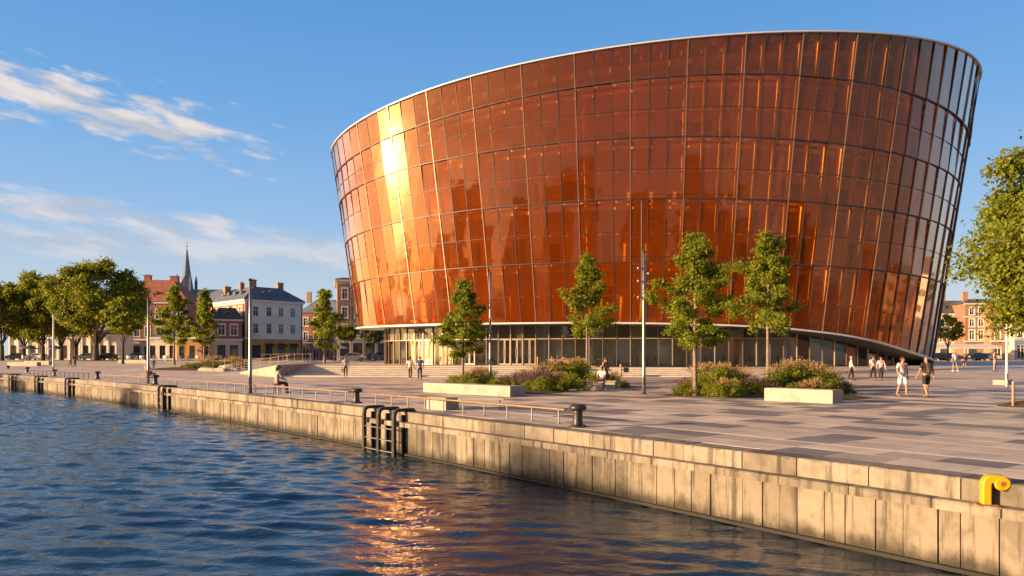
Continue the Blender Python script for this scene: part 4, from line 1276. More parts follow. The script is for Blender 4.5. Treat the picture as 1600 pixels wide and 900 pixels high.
# ------------------------------------------------------------------ planting beds
def soil_patch(name, label, pts, h=.07, mat='soil', cat='planting bed', n=40):
    c = (sum(p[0] for p in pts) / len(pts), sum(p[1] for p in pts) / len(pts))
    t_ = MB(); P_ = []
    m = len(pts)
    def at_(u):
        i = int(u) % m; f = u - int(u); p0, p1, p2, p3 = (pts[(i - 1) % m], pts[i], pts[(i + 1) % m], pts[(i + 2) % m])
        return [(.5 * ((2 * p1[k]) + (-p0[k] + p2[k]) * f + (2 * p0[k] - 5 * p1[k] + 4 * p2[k] - p3[k]) * f * f + (-p0[k] + 3 * p1[k] - 3 * p2[k] + p3[k]) * f ** 3)) for k in (0, 1)]
    rings = []
    for k, (sc, z) in enumerate(((1, -.02), (.97, .03), (.8, .8), (.4, 1.0))):
        for i in range(n):
            q = at_(m * i / n); x = c[0] + (q[0] - c[0]) * sc; y = c[1] + (q[1] - c[1]) * sc
            P_.append((x, y, gz(x, y) + z * h + (0 if k == 0 else .01)))
    f = [(k * n + i, k * n + (i + 1) % n, (k + 1) * n + (i + 1) % n, (k + 1) * n + i) for k in range(3) for i in range(n)] + [tuple(range(3 * n, 4 * n))]
    o = MB().add(P_, f, 0, True).build(name, M[mat]); tag(o, label, cat); return o
soil_patch('planting_bed', 'left flower bed soil behind the long concrete bench', [(-4.3, 47.5), (-3.2, 40), (.6, 34.0), (2.4, 35.6), (3.2, 39.5), (6.0, 41), (7.6, 43), (4, 49), (2, 57), (-1, 52)])
soil_patch('planting_bed', 'right flower bed soil around the broad bright green tree', [(6.9, 33.6), (8.1, 31.9), (9.6, 31.6), (12.5, 29.5), (15.2, 31), (15.2, 35), (13.5, 41), (11.5, 44.5), (9.5, 38)])
soil_patch('planting_bed', 'rocky flower bed left of the ramp', [(-43, 86), (-37, 83.5), (-31.5, 82.5), (-30, 86), (-34, 91), (-41, 92)], .2)
soil_patch('tree_pit', 'raised soil patch around the foot of the big right tree', [(17.1, 25.9), (17.9, 24.6), (20, 23.6), (22, 25), (21.5, 27.2), (18.6, 27.2)], .16, 'soil', 'tree pit')
soil_patch('grass_patch', 'small lawn patch under the largest old tree', [(at(150, 128) - 3.5, 127.5), (at(150, 128), 125.6), (at(150, 128) + 5, 127), (at(150, 128) + 3, 130.5), (at(150, 128) - 2, 131)], .12, 'lawn', 'lawn')
soil_patch('grass_patch', 'small lawn strip under the young tree by the brown brick house', [(at(485, 100), 99.5), (at(507, 100), 98.6), (at(540, 100), 99.3), (at(540, 100), 101.4), (at(485, 100), 101.6)], .1, 'lawn', 'lawn')

def shrub_mesh(kind, seed):
    """unit-high clump"""
    global nrng
    nrng = np.random.default_rng(seed); r = random.Random(seed)
    if kind in ('green', 'dark'):
        n = 1500
        c = []; o = []
        for i in range(42):
            az = r.uniform(0, 6.28); el = math.asin(r.uniform(.02, 1)); k = r.uniform(.55, 1.05)
            p = np.array([math.cos(az) * math.cos(el) * .68 * k, math.sin(az) * math.cos(el) * .68 * k, .12 + .84 * math.sin(el) * k])
            g = nrng.normal(size=(n // 42, 3)) * .075
            c.append(p + g); o.append(np.tile(p - np.array([0, 0, .15]), (n // 42, 1)) + nrng.normal(size=(n // 42, 3)) * .45)
        C = np.vstack(c); Nn = np.vstack(o)
        return [leaves_mesh('foliage', C, Nn, nrng.uniform(.07, .13, len(C)), M['leaf_shrub' if kind == 'green' else 'leaf_dark'], .5, .2)]
    # grasses: thin blades fanning from the foot, heads at the tips
    nb = 260; P_, F_ = [], []; tips = []
    for i in range(nb):
        az = r.uniform(0, 6.28); sp = abs(r.gauss(0, .30)) + .04; h = r.uniform(.6, 1.0) * (1 - .28 * sp)
        b = Vector((r.gauss(0, .09), r.gauss(0, .09), 0)); d = Vector((math.cos(az), math.sin(az), 0)); s_ = Vector((-d.y, d.x, 0)) * .010
        m_ = b + d * sp * .45 + Vector((0, 0, h * .6)); tp = b + d * sp * (1.15) + Vector((0, 0, h * .95))
        k = len(P_); P_ += [b - s_, b + s_, m_ - s_, m_ + s_, tp]; F_ += [(k, k + 1, k + 3, k + 2), (k + 2, k + 3, k + 4)]
        if i % 2 == 0: tips.append((m_.lerp(tp, .6), tp, d))
    g = MB().add(P_, F_).mesh('foliage', M['leaf_shrub' if kind != 'plume' else 'leaf_dark'])
    C, Nn = [], []
    for a, b, d in tips:
        m = 9
        for q in range(m):
            u = q / (m - 1); p = a.lerp(b, u * 1.15)
            C.append(np.array(p) + nrng.normal(size=3) * .016); Nn.append(np.array(d) + nrng.normal(size=3) * .8)
    C = np.array(C); Nn = np.array(Nn)
    h = leaves_mesh('flower_heads', C, Nn, nrng.uniform(.035, .065, len(C)), M['plume' if kind == 'plume' else 'purple'], .45, .1)
    return [g, h]
SH = {k: [shrub_mesh(k, 100 + 10 * i + j) for j in range(3)] for i, k in enumerate(('green', 'dark', 'plume', 'purple'))}
KN = {'green': ('leafy_shrub', 'bright green leafy shrub', 'shrub'), 'dark': ('low_shrub', 'low dark green shrub', 'shrub'), 'plume': ('plume_grass', 'feathery pink plume grass', 'grass clump'), 'purple': ('purple_flower_clump', 'purple flowering clump', 'flower clump')}
def plant_bed(bed, items, where, kfix=None):
    r = random.Random(bed); by = {}
    for it in items: by.setdefault(it[3], []).append(it)
    for k, lst in by.items():
        lst.sort(key=lambda i: i[0])
        for j, (px, y, hp, _) in enumerate(lst):
            if kfix: D = kfix + (579 - y) * 1.2; X = at(px, D)
            else: X, D = GP(px, y)
            h = hp * D / FPX; nm, desc, cat = KN[k]
            sc = h * r.uniform(.95, 1.08) * (.96 if k in ('plume', 'purple') else .92)
            t = thing(nm, '%s, %s from left of its kind in %s' % (desc, ordn(j), where), cat, (X, D, gz(X, D)), r.uniform(0, 6.28), 'plants in %s' % where)
            t.scale = (sc * r.uniform(1.0, 1.3), sc * r.uniform(1.0, 1.25), sc)
            for q, me in enumerate(SH[k][r.randrange(3)]): link('foliage' if q == 0 else 'flower_heads', me, t)
plant_bed(1, [(708, 600.5, 18, 'green'), (719, 602.5, 20, 'green'), (733, 603.5, 26, 'green'), (744, 602, 34, 'plume'), (752, 599.5, 32, 'plume'), (762, 603, 20, 'dark'), (780, 605, 20, 'green'), (772, 607, 14, 'green'), (792, 605.5, 24, 'purple'), (806, 606, 28, 'purple'), (818, 603, 32, 'plume'), (829, 611, 20, 'green'), (836, 608, 32, 'purple'), (848, 612, 26, 'green'), (860, 612, 24, 'green'), (872, 612, 22, 'green'), (884, 611.5, 26, 'green'), (897, 610, 30, 'green'), (846, 601, 40, 'plume'), (862, 600, 44, 'plume'), (876, 601, 36, 'green'), (890, 600, 40, 'green'), (905, 600, 36, 'green'), (878, 593, 38, 'plume'), (902, 596, 42, 'plume'), (856, 607, 32, 'purple'), (872, 606, 30, 'plume'), (932, 602, 26, 'green'), (946, 604, 20, 'dark'), (957, 604, 30, 'plume'), (966, 606, 20, 'dark'), (976, 607, 14, 'dark'), (740, 606, 16, 'green'), (765, 600, 26, 'purple'), (820, 609, 24, 'purple')], 'the left flower bed')
plant_bed(2, [(1061, 618, 18, 'dark'), (1070, 617, 30, 'purple'), (1079, 618.5, 26, 'green'), (1100, 615, 34, 'green'), (1118, 612, 46, 'green'), (1136, 613, 44, 'green'), (1112, 620, 26, 'green'), (1124, 622, 28, 'green'), (1140, 622, 26, 'green'), (1154, 621, 24, 'green'), (1131, 619, 32, 'plume'), (1146, 618, 30, 'plume'), (1104, 609, 46, 'plume'), (1122, 607, 50, 'plume'), (1142, 608, 48, 'plume'), (1160, 612, 40, 'plume'), (1168, 618, 26, 'dark'), (1178, 616, 34, 'purple'), (1188, 616, 26, 'purple'), (1199, 614, 28, 'dark'), (1212, 613, 34, 'green'), (1228, 612, 42, 'green'), (1246, 612, 46, 'green'), (1263, 612, 44, 'green'), (1280, 612, 40, 'green'), (1222, 607, 48, 'plume'), (1242, 606, 52, 'plume'), (1262, 606, 50, 'plume'), (1282, 607, 46, 'plume'), (1298, 610, 38, 'plume'), (1256, 618, 26, 'plume'), (1272, 618, 30, 'plume'), (1238, 618, 22, 'green'), (1298, 616, 28, 'green'), (1310, 615, 26, 'dark'), (1320, 615.5, 22, 'purple'), (1328, 616, 14, 'dark'), (1206, 617, 20, 'purple')], 'the right flower bed')
plant_bed(3, [(287, 578, 10, 'green'), (297, 578.5, 13, 'green'), (309, 578, 14, 'green'), (318, 578, 18, 'plume'), (328, 579, 16, 'dark'), (338, 579, 16, 'green'), (348, 579, 17, 'green'), (356, 576, 20, 'plume'), (366, 576, 22, 'plume'), (374, 577, 18, 'dark'), (362, 579, 15, 'green'), (336, 574, 22, 'plume'), (380, 575, 16, 'plume')], 'the rocky bed', 85)
def rock(loc, s, label, seed):
    r = random.Random(seed); bm = bmesh.new(); bmesh.ops.create_icosphere(bm, subdivisions=2, radius=1)
    for v in bm.verts:
        k = 1 + r.uniform(-.22, .22); v.co = Vector((v.co.x * s[0] * k, v.co.y * s[1] * k, max(-.25, v.co.z) * s[2] * k))
    me = bpy.data.meshes.new('boulder'); bm.to_mesh(me); bm.free(); me.materials.append(M['bench'])
    o = link('boulder', me, None, loc); tag(o, label, 'boulder', 'boulders in the rocky bed')
for i, (px, s) in enumerate(((322, 1.0), (352, 1.3), (364, 1.5), (376, 1.1))):
    rock((at(px, 82.6 - .3 * i), 82.6 - .3 * i, .05), (s, .7 * s, .55 * s), 'grey boulder, %s from left at the front of the rocky bed' % ordn(i), i)

# ------------------------------------------------------------------ town houses
_WIN = {}
def win_meshes(w, h, style):
    """frame with glazing bars, pane; x along the wall, z up from the sill, y inward"""
    key = (round(w, 2), round(h, 2), style)
    if key in _WIN: return _WIN[key]
    f = MB(); b = .09 * min(1, w)
    f.bbox(-w / 2, -w / 2 + b, .05, .16, 0, h); f.bbox(w / 2 - b, w / 2, .05, .16, 0, h); f.bbox(-w / 2 + b, w / 2 - b, .05, .16, 0, b); f.bbox(-w / 2 + b, w / 2 - b, .05, .16, h - b, h)
    if style in ('cross', 'arch'):
        f.bbox(-.04, .04, .06, .15, b, h - b); f.bbox(-w / 2 + b, -.04, .065, .145, h * .66, h * .66 + .07); f.bbox(.04, w / 2 - b, .065, .145, h * .66, h * .66 + .07)
    elif style == 'shop':
        f.bbox(-.04, .04, .06, .15, b, h - b); f.bbox(-w / 2 + b, w / 2 - b, .06, .14, h * .78, h * .78 + .07)
    p = MB(); p.bbox(-w / 2 + b * .5, w / 2 - b * .5, .10, .125, b * .5, h - b * .5)
    tr = MB()
    e = .13
    tr.bbox(-w / 2 - e, -w / 2, -.05, .02, 0, h); tr.bbox(w / 2, w / 2 + e, -.05, .02, 0, h); tr.bbox(-w / 2 - e, w / 2 + e, -.07, .02, h, h + .2); tr.bbox(-w / 2 - e - .06, w / 2 + e + .06, -.13, .02, -.14, 0)
    if style == 'arch': tr.bbox(-w / 2 - .3, w / 2 + .3, -.16, .02, h + .2, h + .34); tr.add([(-w / 2 - .3, -.14, h + .34), (w / 2 + .3, -.14, h + .34), (0, -.14, h + .68), (-w / 2 - .3, .02, h + .34), (w / 2 + .3, .02, h + .34), (0, .02, h + .68)], [(0, 1, 2), (4, 3, 5), (0, 2, 5, 3), (1, 4, 5, 2)])
    _WIN[key] = (f, p, tr)
    return _WIN[key]
_MEsh = {}
def cached(key, mb, name, mat):
    k = (key, mat.name)
    if k not in _MEsh: _MEsh[k] = mb.mesh(name, mat)
    return _MEsh[k]
class House:
    def __init__(self, name, label, cat, corner, ang, group=None):
        self.t = thing(name, label, cat, corner, 0, group)
        self.c = Vector((corner[0], corner[1])); self.z0 = corner[2]
        self.u = Vector((math.cos(ang), math.sin(ang))); self.v = Vector((-math.sin(ang), math.cos(ang))); self.ang = ang
    def loc(self, x, y, z):
        """own coordinates relative to the corner: x along the front, y to the back, z up"""
        p = self.u * x + self.v * y
        return Vector((p.x, p.y, z))
    def wall(self, o, ax, w, z0, z1, openings, mat, name='wall', depth=.28):
        """upright wall from local point o along local axis angle ax, with real window openings (x0, x1, za, zb)"""
        d = Vector((math.cos(ax), math.sin(ax))); inn = Vector((-d.y, d.x))
        xs = sorted({0, w, *[q for op in openings for q in op[:2]]}); zs = sorted({z0, z1, *[q for op in openings for q in op[2:4]]})
        mb = MB()
        def P(x, z, e=0.0):
            q = Vector(o) + d * x + inn * e; return self.loc(q.x, q.y, z)
        for xa, xb in zip(xs[:-1], xs[1:]):
            for za, zb in zip(zs[:-1], zs[1:]):
                xm, zm = (xa + xb) / 2, (za + zb) / 2
                if any(op[0] < xm < op[1] and op[2] < zm < op[3] for op in openings): continue
                mb.add([P(xa, za), P(xb, za), P(xb, zb), P(xa, zb)], [(0, 1, 2, 3)])
        for a, b, c_, e_ in [op[:4] for op in openings]:
            q = [P(a, c_), P(b, c_), P(b, e_), P(a, e_)]; r_ = [P(a, c_, depth), P(b, c_, depth), P(b, e_, depth), P(a, e_, depth)]
            mb.add(q + r_, [(0, 1, 5, 4), (1, 2, 6, 5), (2, 3, 7, 6), (3, 0, 4, 7)])
        return mb.build(name, M[mat], self.t, world=False)
    def window(self, o, ax, x, z, w, h, style='cross', trim='trim', frame='trim', glass='pane'):
        d = Vector((math.cos(ax), math.sin(ax)))
        q = Vector(o) + d * x
        f, p, tr = win_meshes(w, h, style)
        k = (round(w, 2), round(h, 2), style)
        # frame and surround as one part, its pane below it
        if (k, 'w') not in _WIN:
            m_ = MB(); 
            for s_ in (f, tr): m_.add(s_.v, s_.f)
            m2 = MB(); m2.add(f.v, f.f); _WIN[(k, 'w')] = m_; _WIN[(k, 'n')] = m2
        src = _WIN[(k, 'w')] if trim else _WIN[(k, 'n')]
        nm = 'door' if style == 'door' else 'window'
        o_ = link(nm, cached((k, bool(trim)), src, nm, M[trim or frame]), self.t, self.loc(q.x, q.y, z), self.ang + ax)
        link('pane', cached((k, 'p'), p, 'pane', M[glass]), o_)
    def facade(self, o, ax, w, z0, z1, rows, mat, style='cross', trim='trim', name='wall', frame='trim'):
        """rows: (sill height, window width, window height, [x centres], style)"""
        ops = []
        for zs, ww, wh, xs, st in rows:
            for x in xs: ops.append((x - ww / 2, x + ww / 2, zs, zs + wh))
        self.wall(o, ax, w, z0, z1, ops, mat, name)
        for zs, ww, wh, xs, st in rows:
            for x in xs: self.window(o, ax, x, zs, ww, wh, st, trim if st != 'shop' and st != 'door' else None, frame)
    def band(self, o, ax, w, z, h, proud, mat, name='cornice'):
        d = Vector((math.cos(ax), math.sin(ax))); inn = Vector((-d.y, d.x))
        c = Vector(o) + d * w / 2 - inn * (proud / 2 - .012)
        l = self.loc(c.x, c.y, z + h / 2)
        MB().box(l, (w + proud * 1.9, proud + .02, h), self.ang + ax).build(name, M[mat], self.t, world=False)
    def hip(self, W, D, z, h, inset, mat, over=.35, name='roof', flat=None):
        a = [(-over, -over), (W + over, -over), (W + over, D + over), (-over, D + over)]
        b = [(inset, inset), (W - inset, inset), (W - inset, D - inset), (inset, D - inset)]
        if inset * 2 >= min(W, D) - .05:
            k = min(W, D) / 2
            b = [(k, k), (W - k, k), (W - k, D - k), (k, D - k)]
            if W < D: b = [(k - .01, k), (k + .01, k), (k + .01, D - k), (k - .01, D - k)]
            else: b = [(k, k - .01), (W - k, k - .01), (W - k, k + .01), (k, k + .01)]
        v = [self.loc(x, y, z) for x, y in a] + [self.loc(x, y, z + .14) for x, y in a] + [self.loc(x, y, z + h) for x, y in b]
        f = [(3, 2, 1, 0)] + [(i, (i + 1) % 4, 4 + (i + 1) % 4, 4 + i) for i in range(4)] + [(4 + i, 4 + (i + 1) % 4, 8 + (i + 1) % 4, 8 + i) for i in range(4)] + [(8, 9, 10, 11)]
        self.roof = MB().add(v, f).build(name, M[mat], self.t, world=False)
        return self.roof
    def chimney(self, x, y, z, h, w=.9, mat='brick_orange'):
        mb = MB(); mb.box(self.loc(x, y, z + h / 2), (w, w * .7, h), self.ang); mb.box(self.loc(x, y, z + h + .06), (w * 1.2, w * .9, .14), self.ang)
        for dx in (-.22, .22):
            mb.lathe([(.11, 0), (.09, .35)], 8, self.loc(x + dx * w, y, z + h + .13))
        mb.build('chimney', M[mat], self.roof, world=False)
    def dormer(self, x, y, z, w, h, dep, ax=0.0, mat='slate'):
        d = Vector((math.cos(ax), math.sin(ax))); inn = Vector((-d.y, d.x))
        def P(a, e, zz): 
            q = Vector((x, y)) + d * a + inn * e; return self.loc(q.x, q.y, zz)
        v = [P(-w / 2, 0, z), P(w / 2, 0, z), P(w / 2, 0, z + h), P(0, 0, z + h * 1.35), P(-w / 2, 0, z + h), P(-w / 2, dep, z), P(w / 2, dep, z), P(w / 2, dep, z + h), P(0, dep, z + h * 1.35), P(-w / 2, dep, z + h)]
        o = MB().add(v, [(0, 1, 2, 3, 4), (0, 4, 9, 5), (1, 6, 7, 2), (4, 3, 8, 9), (3, 2, 7, 8)]).build('dormer', M[mat], self.roof, world=False)
        w2 = MB(); l = P(0, -.03, z + h * .5)
        w2.box(l, (w * .66, .05, h * .8), self.ang + ax); w2.build('dormer_pane', M['pane'], self.roof, world=False)
    def pipe(self, o, ax, x, z0, z1):
        d = Vector((math.cos(ax), math.sin(ax))); q = Vector(o) + d * x + Vector((d.y, -d.x)) * .1
        MB().tube([self.loc(q.x, q.y, z0), self.loc(q.x, q.y, z1)], .06, 6).build('downpipe', M['steel_dark'], self.t, world=False)
    def back(self, W, D, z0, z1, mat):
        """the plain walls not seen from the plaza"""
        self.wall((W, 0), R(90), D, z0, z1, [], mat); self.wall((W, D), R(180), W, z0, z1, [], mat)
HF = math.pi / 2

def build_town():
    # --- white corner house with orange brick flank
    zg = gz(-54.4, 150)
    h = House('corner_house', 'three storey corner house with white front, orange brick side and grey roof', 'house', (-54.4, 150, zg), R(45))
    W, D = 12.94, 17.2; E = 12.35
    xs = [2.3, 5.2, 7.9, 10.6]
    h.facade((0, 0), 0, W, 4.55, E, [(5.5, 1.1, 2.05, xs, 'cross'), (9.1, 1.1, 1.95, xs, 'cross')], 'plaster_white')
    h.facade((0, 0), 0, W, 0, 4.55, [(.5, 1.9, 2.6, [2.4], 'shop'), (.1, 1.5, 2.9, [5.2], 'shop'), (.1, 1.5, 2.7, [8.0], 'shop'), (.5, 1.5, 2.4, [10.7], 'shop')], 'plaster_ochre', frame='steel_dark')
    for x in xs[1:3]: h.band((x - .8, 0), 0, 1.6, 7.75, .22, .18, 'trim', 'window_hood')
    ys = [2.2, 4.9, 7.8, 10.8, 14.0]
    for zz, hh in ((5.5, 2.05), (9.1, 1.95)):
        pass
    # flank runs from the back corner to the front corner, seen from the left
    ys2 = [D - y for y in ys]
    h.facade((0, D), -HF, D, 4.3, E, [(5.4, 1.15, 2.1, ys2, 'cross'), (9.0, 1.15, 2.0, ys2, 'cross')], 'brick_orange')
    h.facade((0, D), -HF, D, 0, 4.3, [(.4, 1.6, 2.7, ys2, 'shop')], 'plaster_cream', frame='trim')
    h.back(W, D, 0, E, 'plaster_white')
    for z, hh, pr, mt in ((4.35, .3, .14, 'trim'), (E - .75, .35, .12, 'plaster_white'), (E - .3, .42, .38, 'trim')):
        h.band((0, 0), 0, W, z, hh, pr, mt); h.band((0, D), -HF, D, z + .003, hh, pr, mt)
    h.hip(W, D, E + .1, 3.0, 3.4, 'slate', .45)
    h.chimney(3.6, 4.2, E + 2.6, 1.9, 1.3); h.chimney(10.2, 5, E + 2.4, 1.9, 1.3); h.chimney(1.8, 12.5, E + 1.6, 1.8, 1.3); h.chimney(3, 8, E + 2.6, 1.4, .9)
    h.dormer(6.2, .9, E + .55, 1.5, 1.35, 2.4); h.dormer(8.6, .9, E + .55, 1.2, 1.2, 2.4); h.dormer(4.6, .9, E + .55, 1.0, 1.1, 2.4)
    for y in (4.2, 7.2, 10.2, 13.0): h.dormer(.95, y, E + .6, 1.3, 1.2, 2.2, -HF)
    h.pipe((0, 0), 0, .5, 0, E); h.pipe((0, D), -HF, D - .5, 0, E); h.pipe((0, 0), 0, W - .3, 0, E)
    # awning signs over the ochre ground floor windows
    for x, w in ((5.2, 1.9), (8.0, 1.9), (10.7, 1.8)):
        a = h.loc(x, -.45, 3.25); mb = MB(); mb.add([h.loc(x - w / 2, -.05, 3.5), h.loc(x + w / 2, -.05, 3.5), h.loc(x + w / 2, -.85, 3.0), h.loc(x - w / 2, -.85, 3.0), h.loc(x - w / 2, -.85, 2.85), h.loc(x + w / 2, -.85, 2.85), h.loc(x - w / 2, -.05, 3.44), h.loc(x + w / 2, -.05, 3.44)], [(0, 3, 2, 1), (3, 4, 5, 2), (6, 7, 5, 4), (0, 6, 4, 3), (1, 2, 5, 7)])
        mb.build('awning', M['steel_dark'], h.t, world=False)
    # --- low dark roofed brick house in front of the flank
    X = at(334, 143); zg = gz(X, 143)
    h = House('brick_house', 'low brick house with dark mansard roof against the corner house flank', 'house', (X, 143, zg), R(28))
    W, D = 5.2, 8; E = 8.0
    h.facade((0, 0), 0, W, 4.0, E, [(4.9, 1.3, 2.1, [1.4, 3.7], 'cross')], 'brick_red')
    h.facade((0, 0), 0, W, 0, 4.0, [(.3, 1.5, 2.7, [1.4, 3.7], 'shop')], 'plaster_cream', frame='steel_dark')
    h.facade((0, D), -HF, D, 0, E, [(4.9, 1.3, 2.1, [2, 5.6], 'cross'), (.4, 1.4, 2.6, [2, 5.6], 'shop')], 'brick_red'); h.back(W, D, 0, E, 'brick_red')
    for z in (3.9, E - .25): h.band((0, 0), 0, W, z, .3, .2, 'trim'); h.band((0, D), -HF, D, z + .003, .3, .2, 'trim')
    h.hip(W, D, E + .05, 2.3, 1.1, 'tile_dark', .3); h.dormer(2.6, .15, E + .4, 1.2, 1.1, 1.2)
    # --- red roofed brick house left
    X = at(186, 172); zg = gz(X, 172)
    h = House('brick_house', 'tall red brick house with a steep red tiled hip roof', 'house', (X, 172, zg), R(6))
    W, D = 15.2, 14; E = 13.6
    xs = [1.6, 4.0, 6.4, 8.8, 11.2, 13.6]
    h.facade((0, 0), 0, W, 4.6, E, [(5.4, 1.2, 2.3, xs, 'cross'), (9.6, 1.2, 2.2, xs, 'cross')], 'brick_red')
    h.facade((0, 0), 0, W, 0, 4.6, [(.3, 1.5, 2.9, xs, 'shop')], 'plaster_grey', frame='steel_dark')
    h.facade((0, D), -HF, D, 0, E, [(5.4, 1.2, 2.3, [3, 7, 11], 'cross'), (9.6, 1.2, 2.2, [3, 7, 11], 'cross')], 'brick_red'); h.back(W, D, 0, E, 'brick_red')
    for z, mt in ((4.5, 'trim'), (E - .4, 'trim')): h.band((0, 0), 0, W, z, .4, .25, mt); h.band((0, D), -HF, D, z + .003, .4, .25, mt)
    h.hip(W, D, E, 5.6, 4.6, 'tile_red', .4); h.chimney(4.6, 5, E + 4.2, 2.4, 1.5, 'brick_red'); h.chimney(10.8, 5, E + 4.2, 2.2, 1.8, 'brick_red')
    h.dormer(7.6, 1.0, E + .9, 1.2, 1.3, 2.0, 0, 'tile_red'); h.dormer(10.4, 1.0, E + .9, 1.2, 1.3, 2.0, 0, 'tile_red')
    # --- church
    X = at(292, 262)
    t = thing('church', 'church with a tall slender blue grey spire behind the houses', 'church', (X, 262, 1))
    mb = MB(); mb.bbox(X - 2.6, X + 2.6, 259.4, 264.6, .5, 25.5); mb.build('tower', M['brick_brown'], t)
    mb = MB(); mb.lathe([(2.5, 25.4), (2.25, 26.5), (1.45, 31), (.75, 36), (.26, 39.6), (.05, 40.2)], 8, (X, 262, 0), 0, False); sp = mb.build('spire', M['spire_lead'], t)
    mb = MB(); mb.tube([(X, 262, 40), (X, 262, 42.6)], .07, 6); mb.sphere((X, 262, 41), .26); mb.box((X, 262, 42.1), (.9, .1, .1)); mb.build('cross', M['iron'], sp)
    for dx in (-2.3, 2.3):
        for dy in (-2.3, 2.3):
            mb = MB(); mb.lathe([(.55, 24), (.5, 28), (.6, 28.1), (.05, 31)], 6, (X + dx, 262 + dy, 0), 0, False); mb.build('pinnacle', M['slate'], t)
    for dx in (-1.0, 0, 1.0):
        MB().bbox(X + dx - .3, X + dx + .3, 259.3, 259.5, 19, 23).build('belfry_opening', M['core_dark'], t)
    v = [(X + 1, 258, 19), (X + 14.5, 258, 19), (X + 14.5, 266, 19), (X + 1, 266, 19), (X + 1, 262, 25.6), (X + 12.5, 262, 25.6)]
    MB().add(v, [(0, 1, 5, 4), (1, 2, 5), (2, 3, 4, 5), (3, 0, 4)]).build('nave_roof', M['zinc'], t)
    mb = MB(); mb.bbox(X + 1.2, X + 14.2, 258.3, 265.7, .5, 19); mb.build('nave_wall', M['brick_brown'], t)
    # --- shadowed house with a blue grey roof between the corner house and the brown house
    X = at(468, 176); zg = gz(X, 176)
    h = House('terraced_house', 'dark brick house with long blue grey roof behind the young tree', 'house', (X, 176, zg), R(-3))
    W, D = 10.4, 10; E = 11.2
    xs = [1.5, 4.0, 6.5, 9.0]
    h.facade((0, 0), 0, W, 0, E, [(.3, 1.5, 2.8, xs, 'shop'), (4.6, 1.1, 2.0, xs, 'cross'), (8.0, 1.1, 2.0, xs, 'cross')], 'brick_red', frame='trim')
    h.wall((0, D), -HF, D, 0, E, [], 'brick_red'); h.back(W, D, 0, E, 'brick_red'); h.band((0, 0), 0, W, 3.9, .3, .15, 'trim')
    h.hip(W, D, E, 3.4, 3.2, 'zinc', .35); h.chimney(1.2, 3.5, E + 2.6, 2.4, 1.0); h.chimney(9.0, 4.2, E + 2.6, 1.4, .8)
    # --- tall brown brick house, partly behind the hall
    X = at(527, 130); zg = gz(X, 130)
    h = House('brick_house', 'four storey brown brick house partly hidden by the hall', 'house', (X, 130, zg), R(14))
    W, D = 15, 12; E = 14.2
    xs = [1.3, 3.5, 5.7, 7.9, 10.1, 12.6]
    h.facade((0, 0), 0, W, 4.0, E, [(4.5, .95, 1.95, xs, 'cross'), (7.6, .95, 1.9, xs, 'cross'), (10.9, .95, 1.9, xs, 'cross')], 'brick_brown')
    h.facade((0, 0), 0, W, 0, 4.0, [(.05, 1.6, 3.1, xs, 'shop')], 'plaster_grey', frame='steel_dark')
    h.wall((0, D), -HF, D, 0, E, [], 'brick_brown'); h.back(W, D, 0, E, 'brick_brown')
    for z, hh, pr in ((3.9, .3, .2), (E - .55, .25, .12), (E - .2, .35, .4)): h.band((0, 0), 0, W, z, hh, pr, 'plaster_cream'); h.band((0, D), -HF, D, z + .003, hh, pr, 'plaster_cream')
    for x in (2.4, 4.6, 6.8): h.pipe((0, 0), 0, x, 0, E - .6)
    h.hip(W, D, E + .15, .5, 1.0, 'tile_dark', .3)
    # --- long low row of white shops under the old trees
    X = at(14, 163); zg = gz(X, 163)
    cols = ['plaster_white', 'plaster_grey', 'plaster_white', 'plaster_blue', 'plaster_white', 'plaster_cream', 'plaster_grey']
    xx = X
    labs = ['pale low shop farthest left behind the old tree trunks', 'grey low shop with dark windows behind the thin pale pole', 'white low shop left of the largest old tree', 'blue grey shopfront behind the largest old tree', 'white shop with tall windows right of the largest old tree', 'cream shop front behind the small round tree', 'grey stuccoed shop beside the red roofed house']
    for i, (mt, lb) in enumerate(zip(cols, labs)):
        W = [8.5, 7.5, 8, 7, 8, 6.5, 6.0][i]
        if xx + W > at(188, 163): break
        h = House('shop', lb, 'shop', (xx, 163, zg), 0, 'low shops under the old trees')
        E = [5.4, 5.0, 5.6, 5.2, 5.6, 5.3, 5.2][i]; n = int(W // 2); xs = [W * (k + .5) / n for k in range(n)]
        h.facade((0, 0), 0, W - .05, 0, E, [(.3, 1.25, 2.9, xs, 'shop')], mt, frame='steel_dark'); h.wall((0, 7), -HF, 7, 0, E, [], mt); h.back(W - .05, 7, 0, E, mt)
        h.band((0, 0), 0, W - .05, E - .3, .35, .25, 'trim'); h.hip(W - .05, 7, E + .05, .9, 1.5, 'zinc' if i % 2 else 'tile_dark', .1)
        for k in range(n + 1): MB().box(h.loc(min(max(.2, W * k / n), W - .25), -.12, E / 2 - .2), (.32, .24, E - .4)).build('pilaster', M['trim'], h.t, world=False)
        xx += W
    # pale low shops right of the red roofed house
    X = at(238, 160)
    for i, (W, mt, lb) in enumerate(((6.2, 'plaster_white', 'white low shop front behind the rounded young tree'), (4.4, 'plaster_ochre', 'ochre low shop front between the two young trees'), (3.4, 'plaster_pink', 'pinkish low shop front beside the low brick house'))):
        h = House('shop', lb, 'shop', (X, 158, gz(X, 158)), R(2), 'low shops under the old trees')
        n = max(1, int(W // 2)); xs = [W * (k + .5) / n for k in range(n)]
        h.facade((0, 0), 0, W - .05, 0, 4.9, [(.3, 1.2, 2.8, xs, 'shop')], mt, frame='steel_dark'); h.wall((0, 6), -HF, 6, 0, 4.9, [], mt); h.back(W - .05, 6, 0, 4.9, mt)
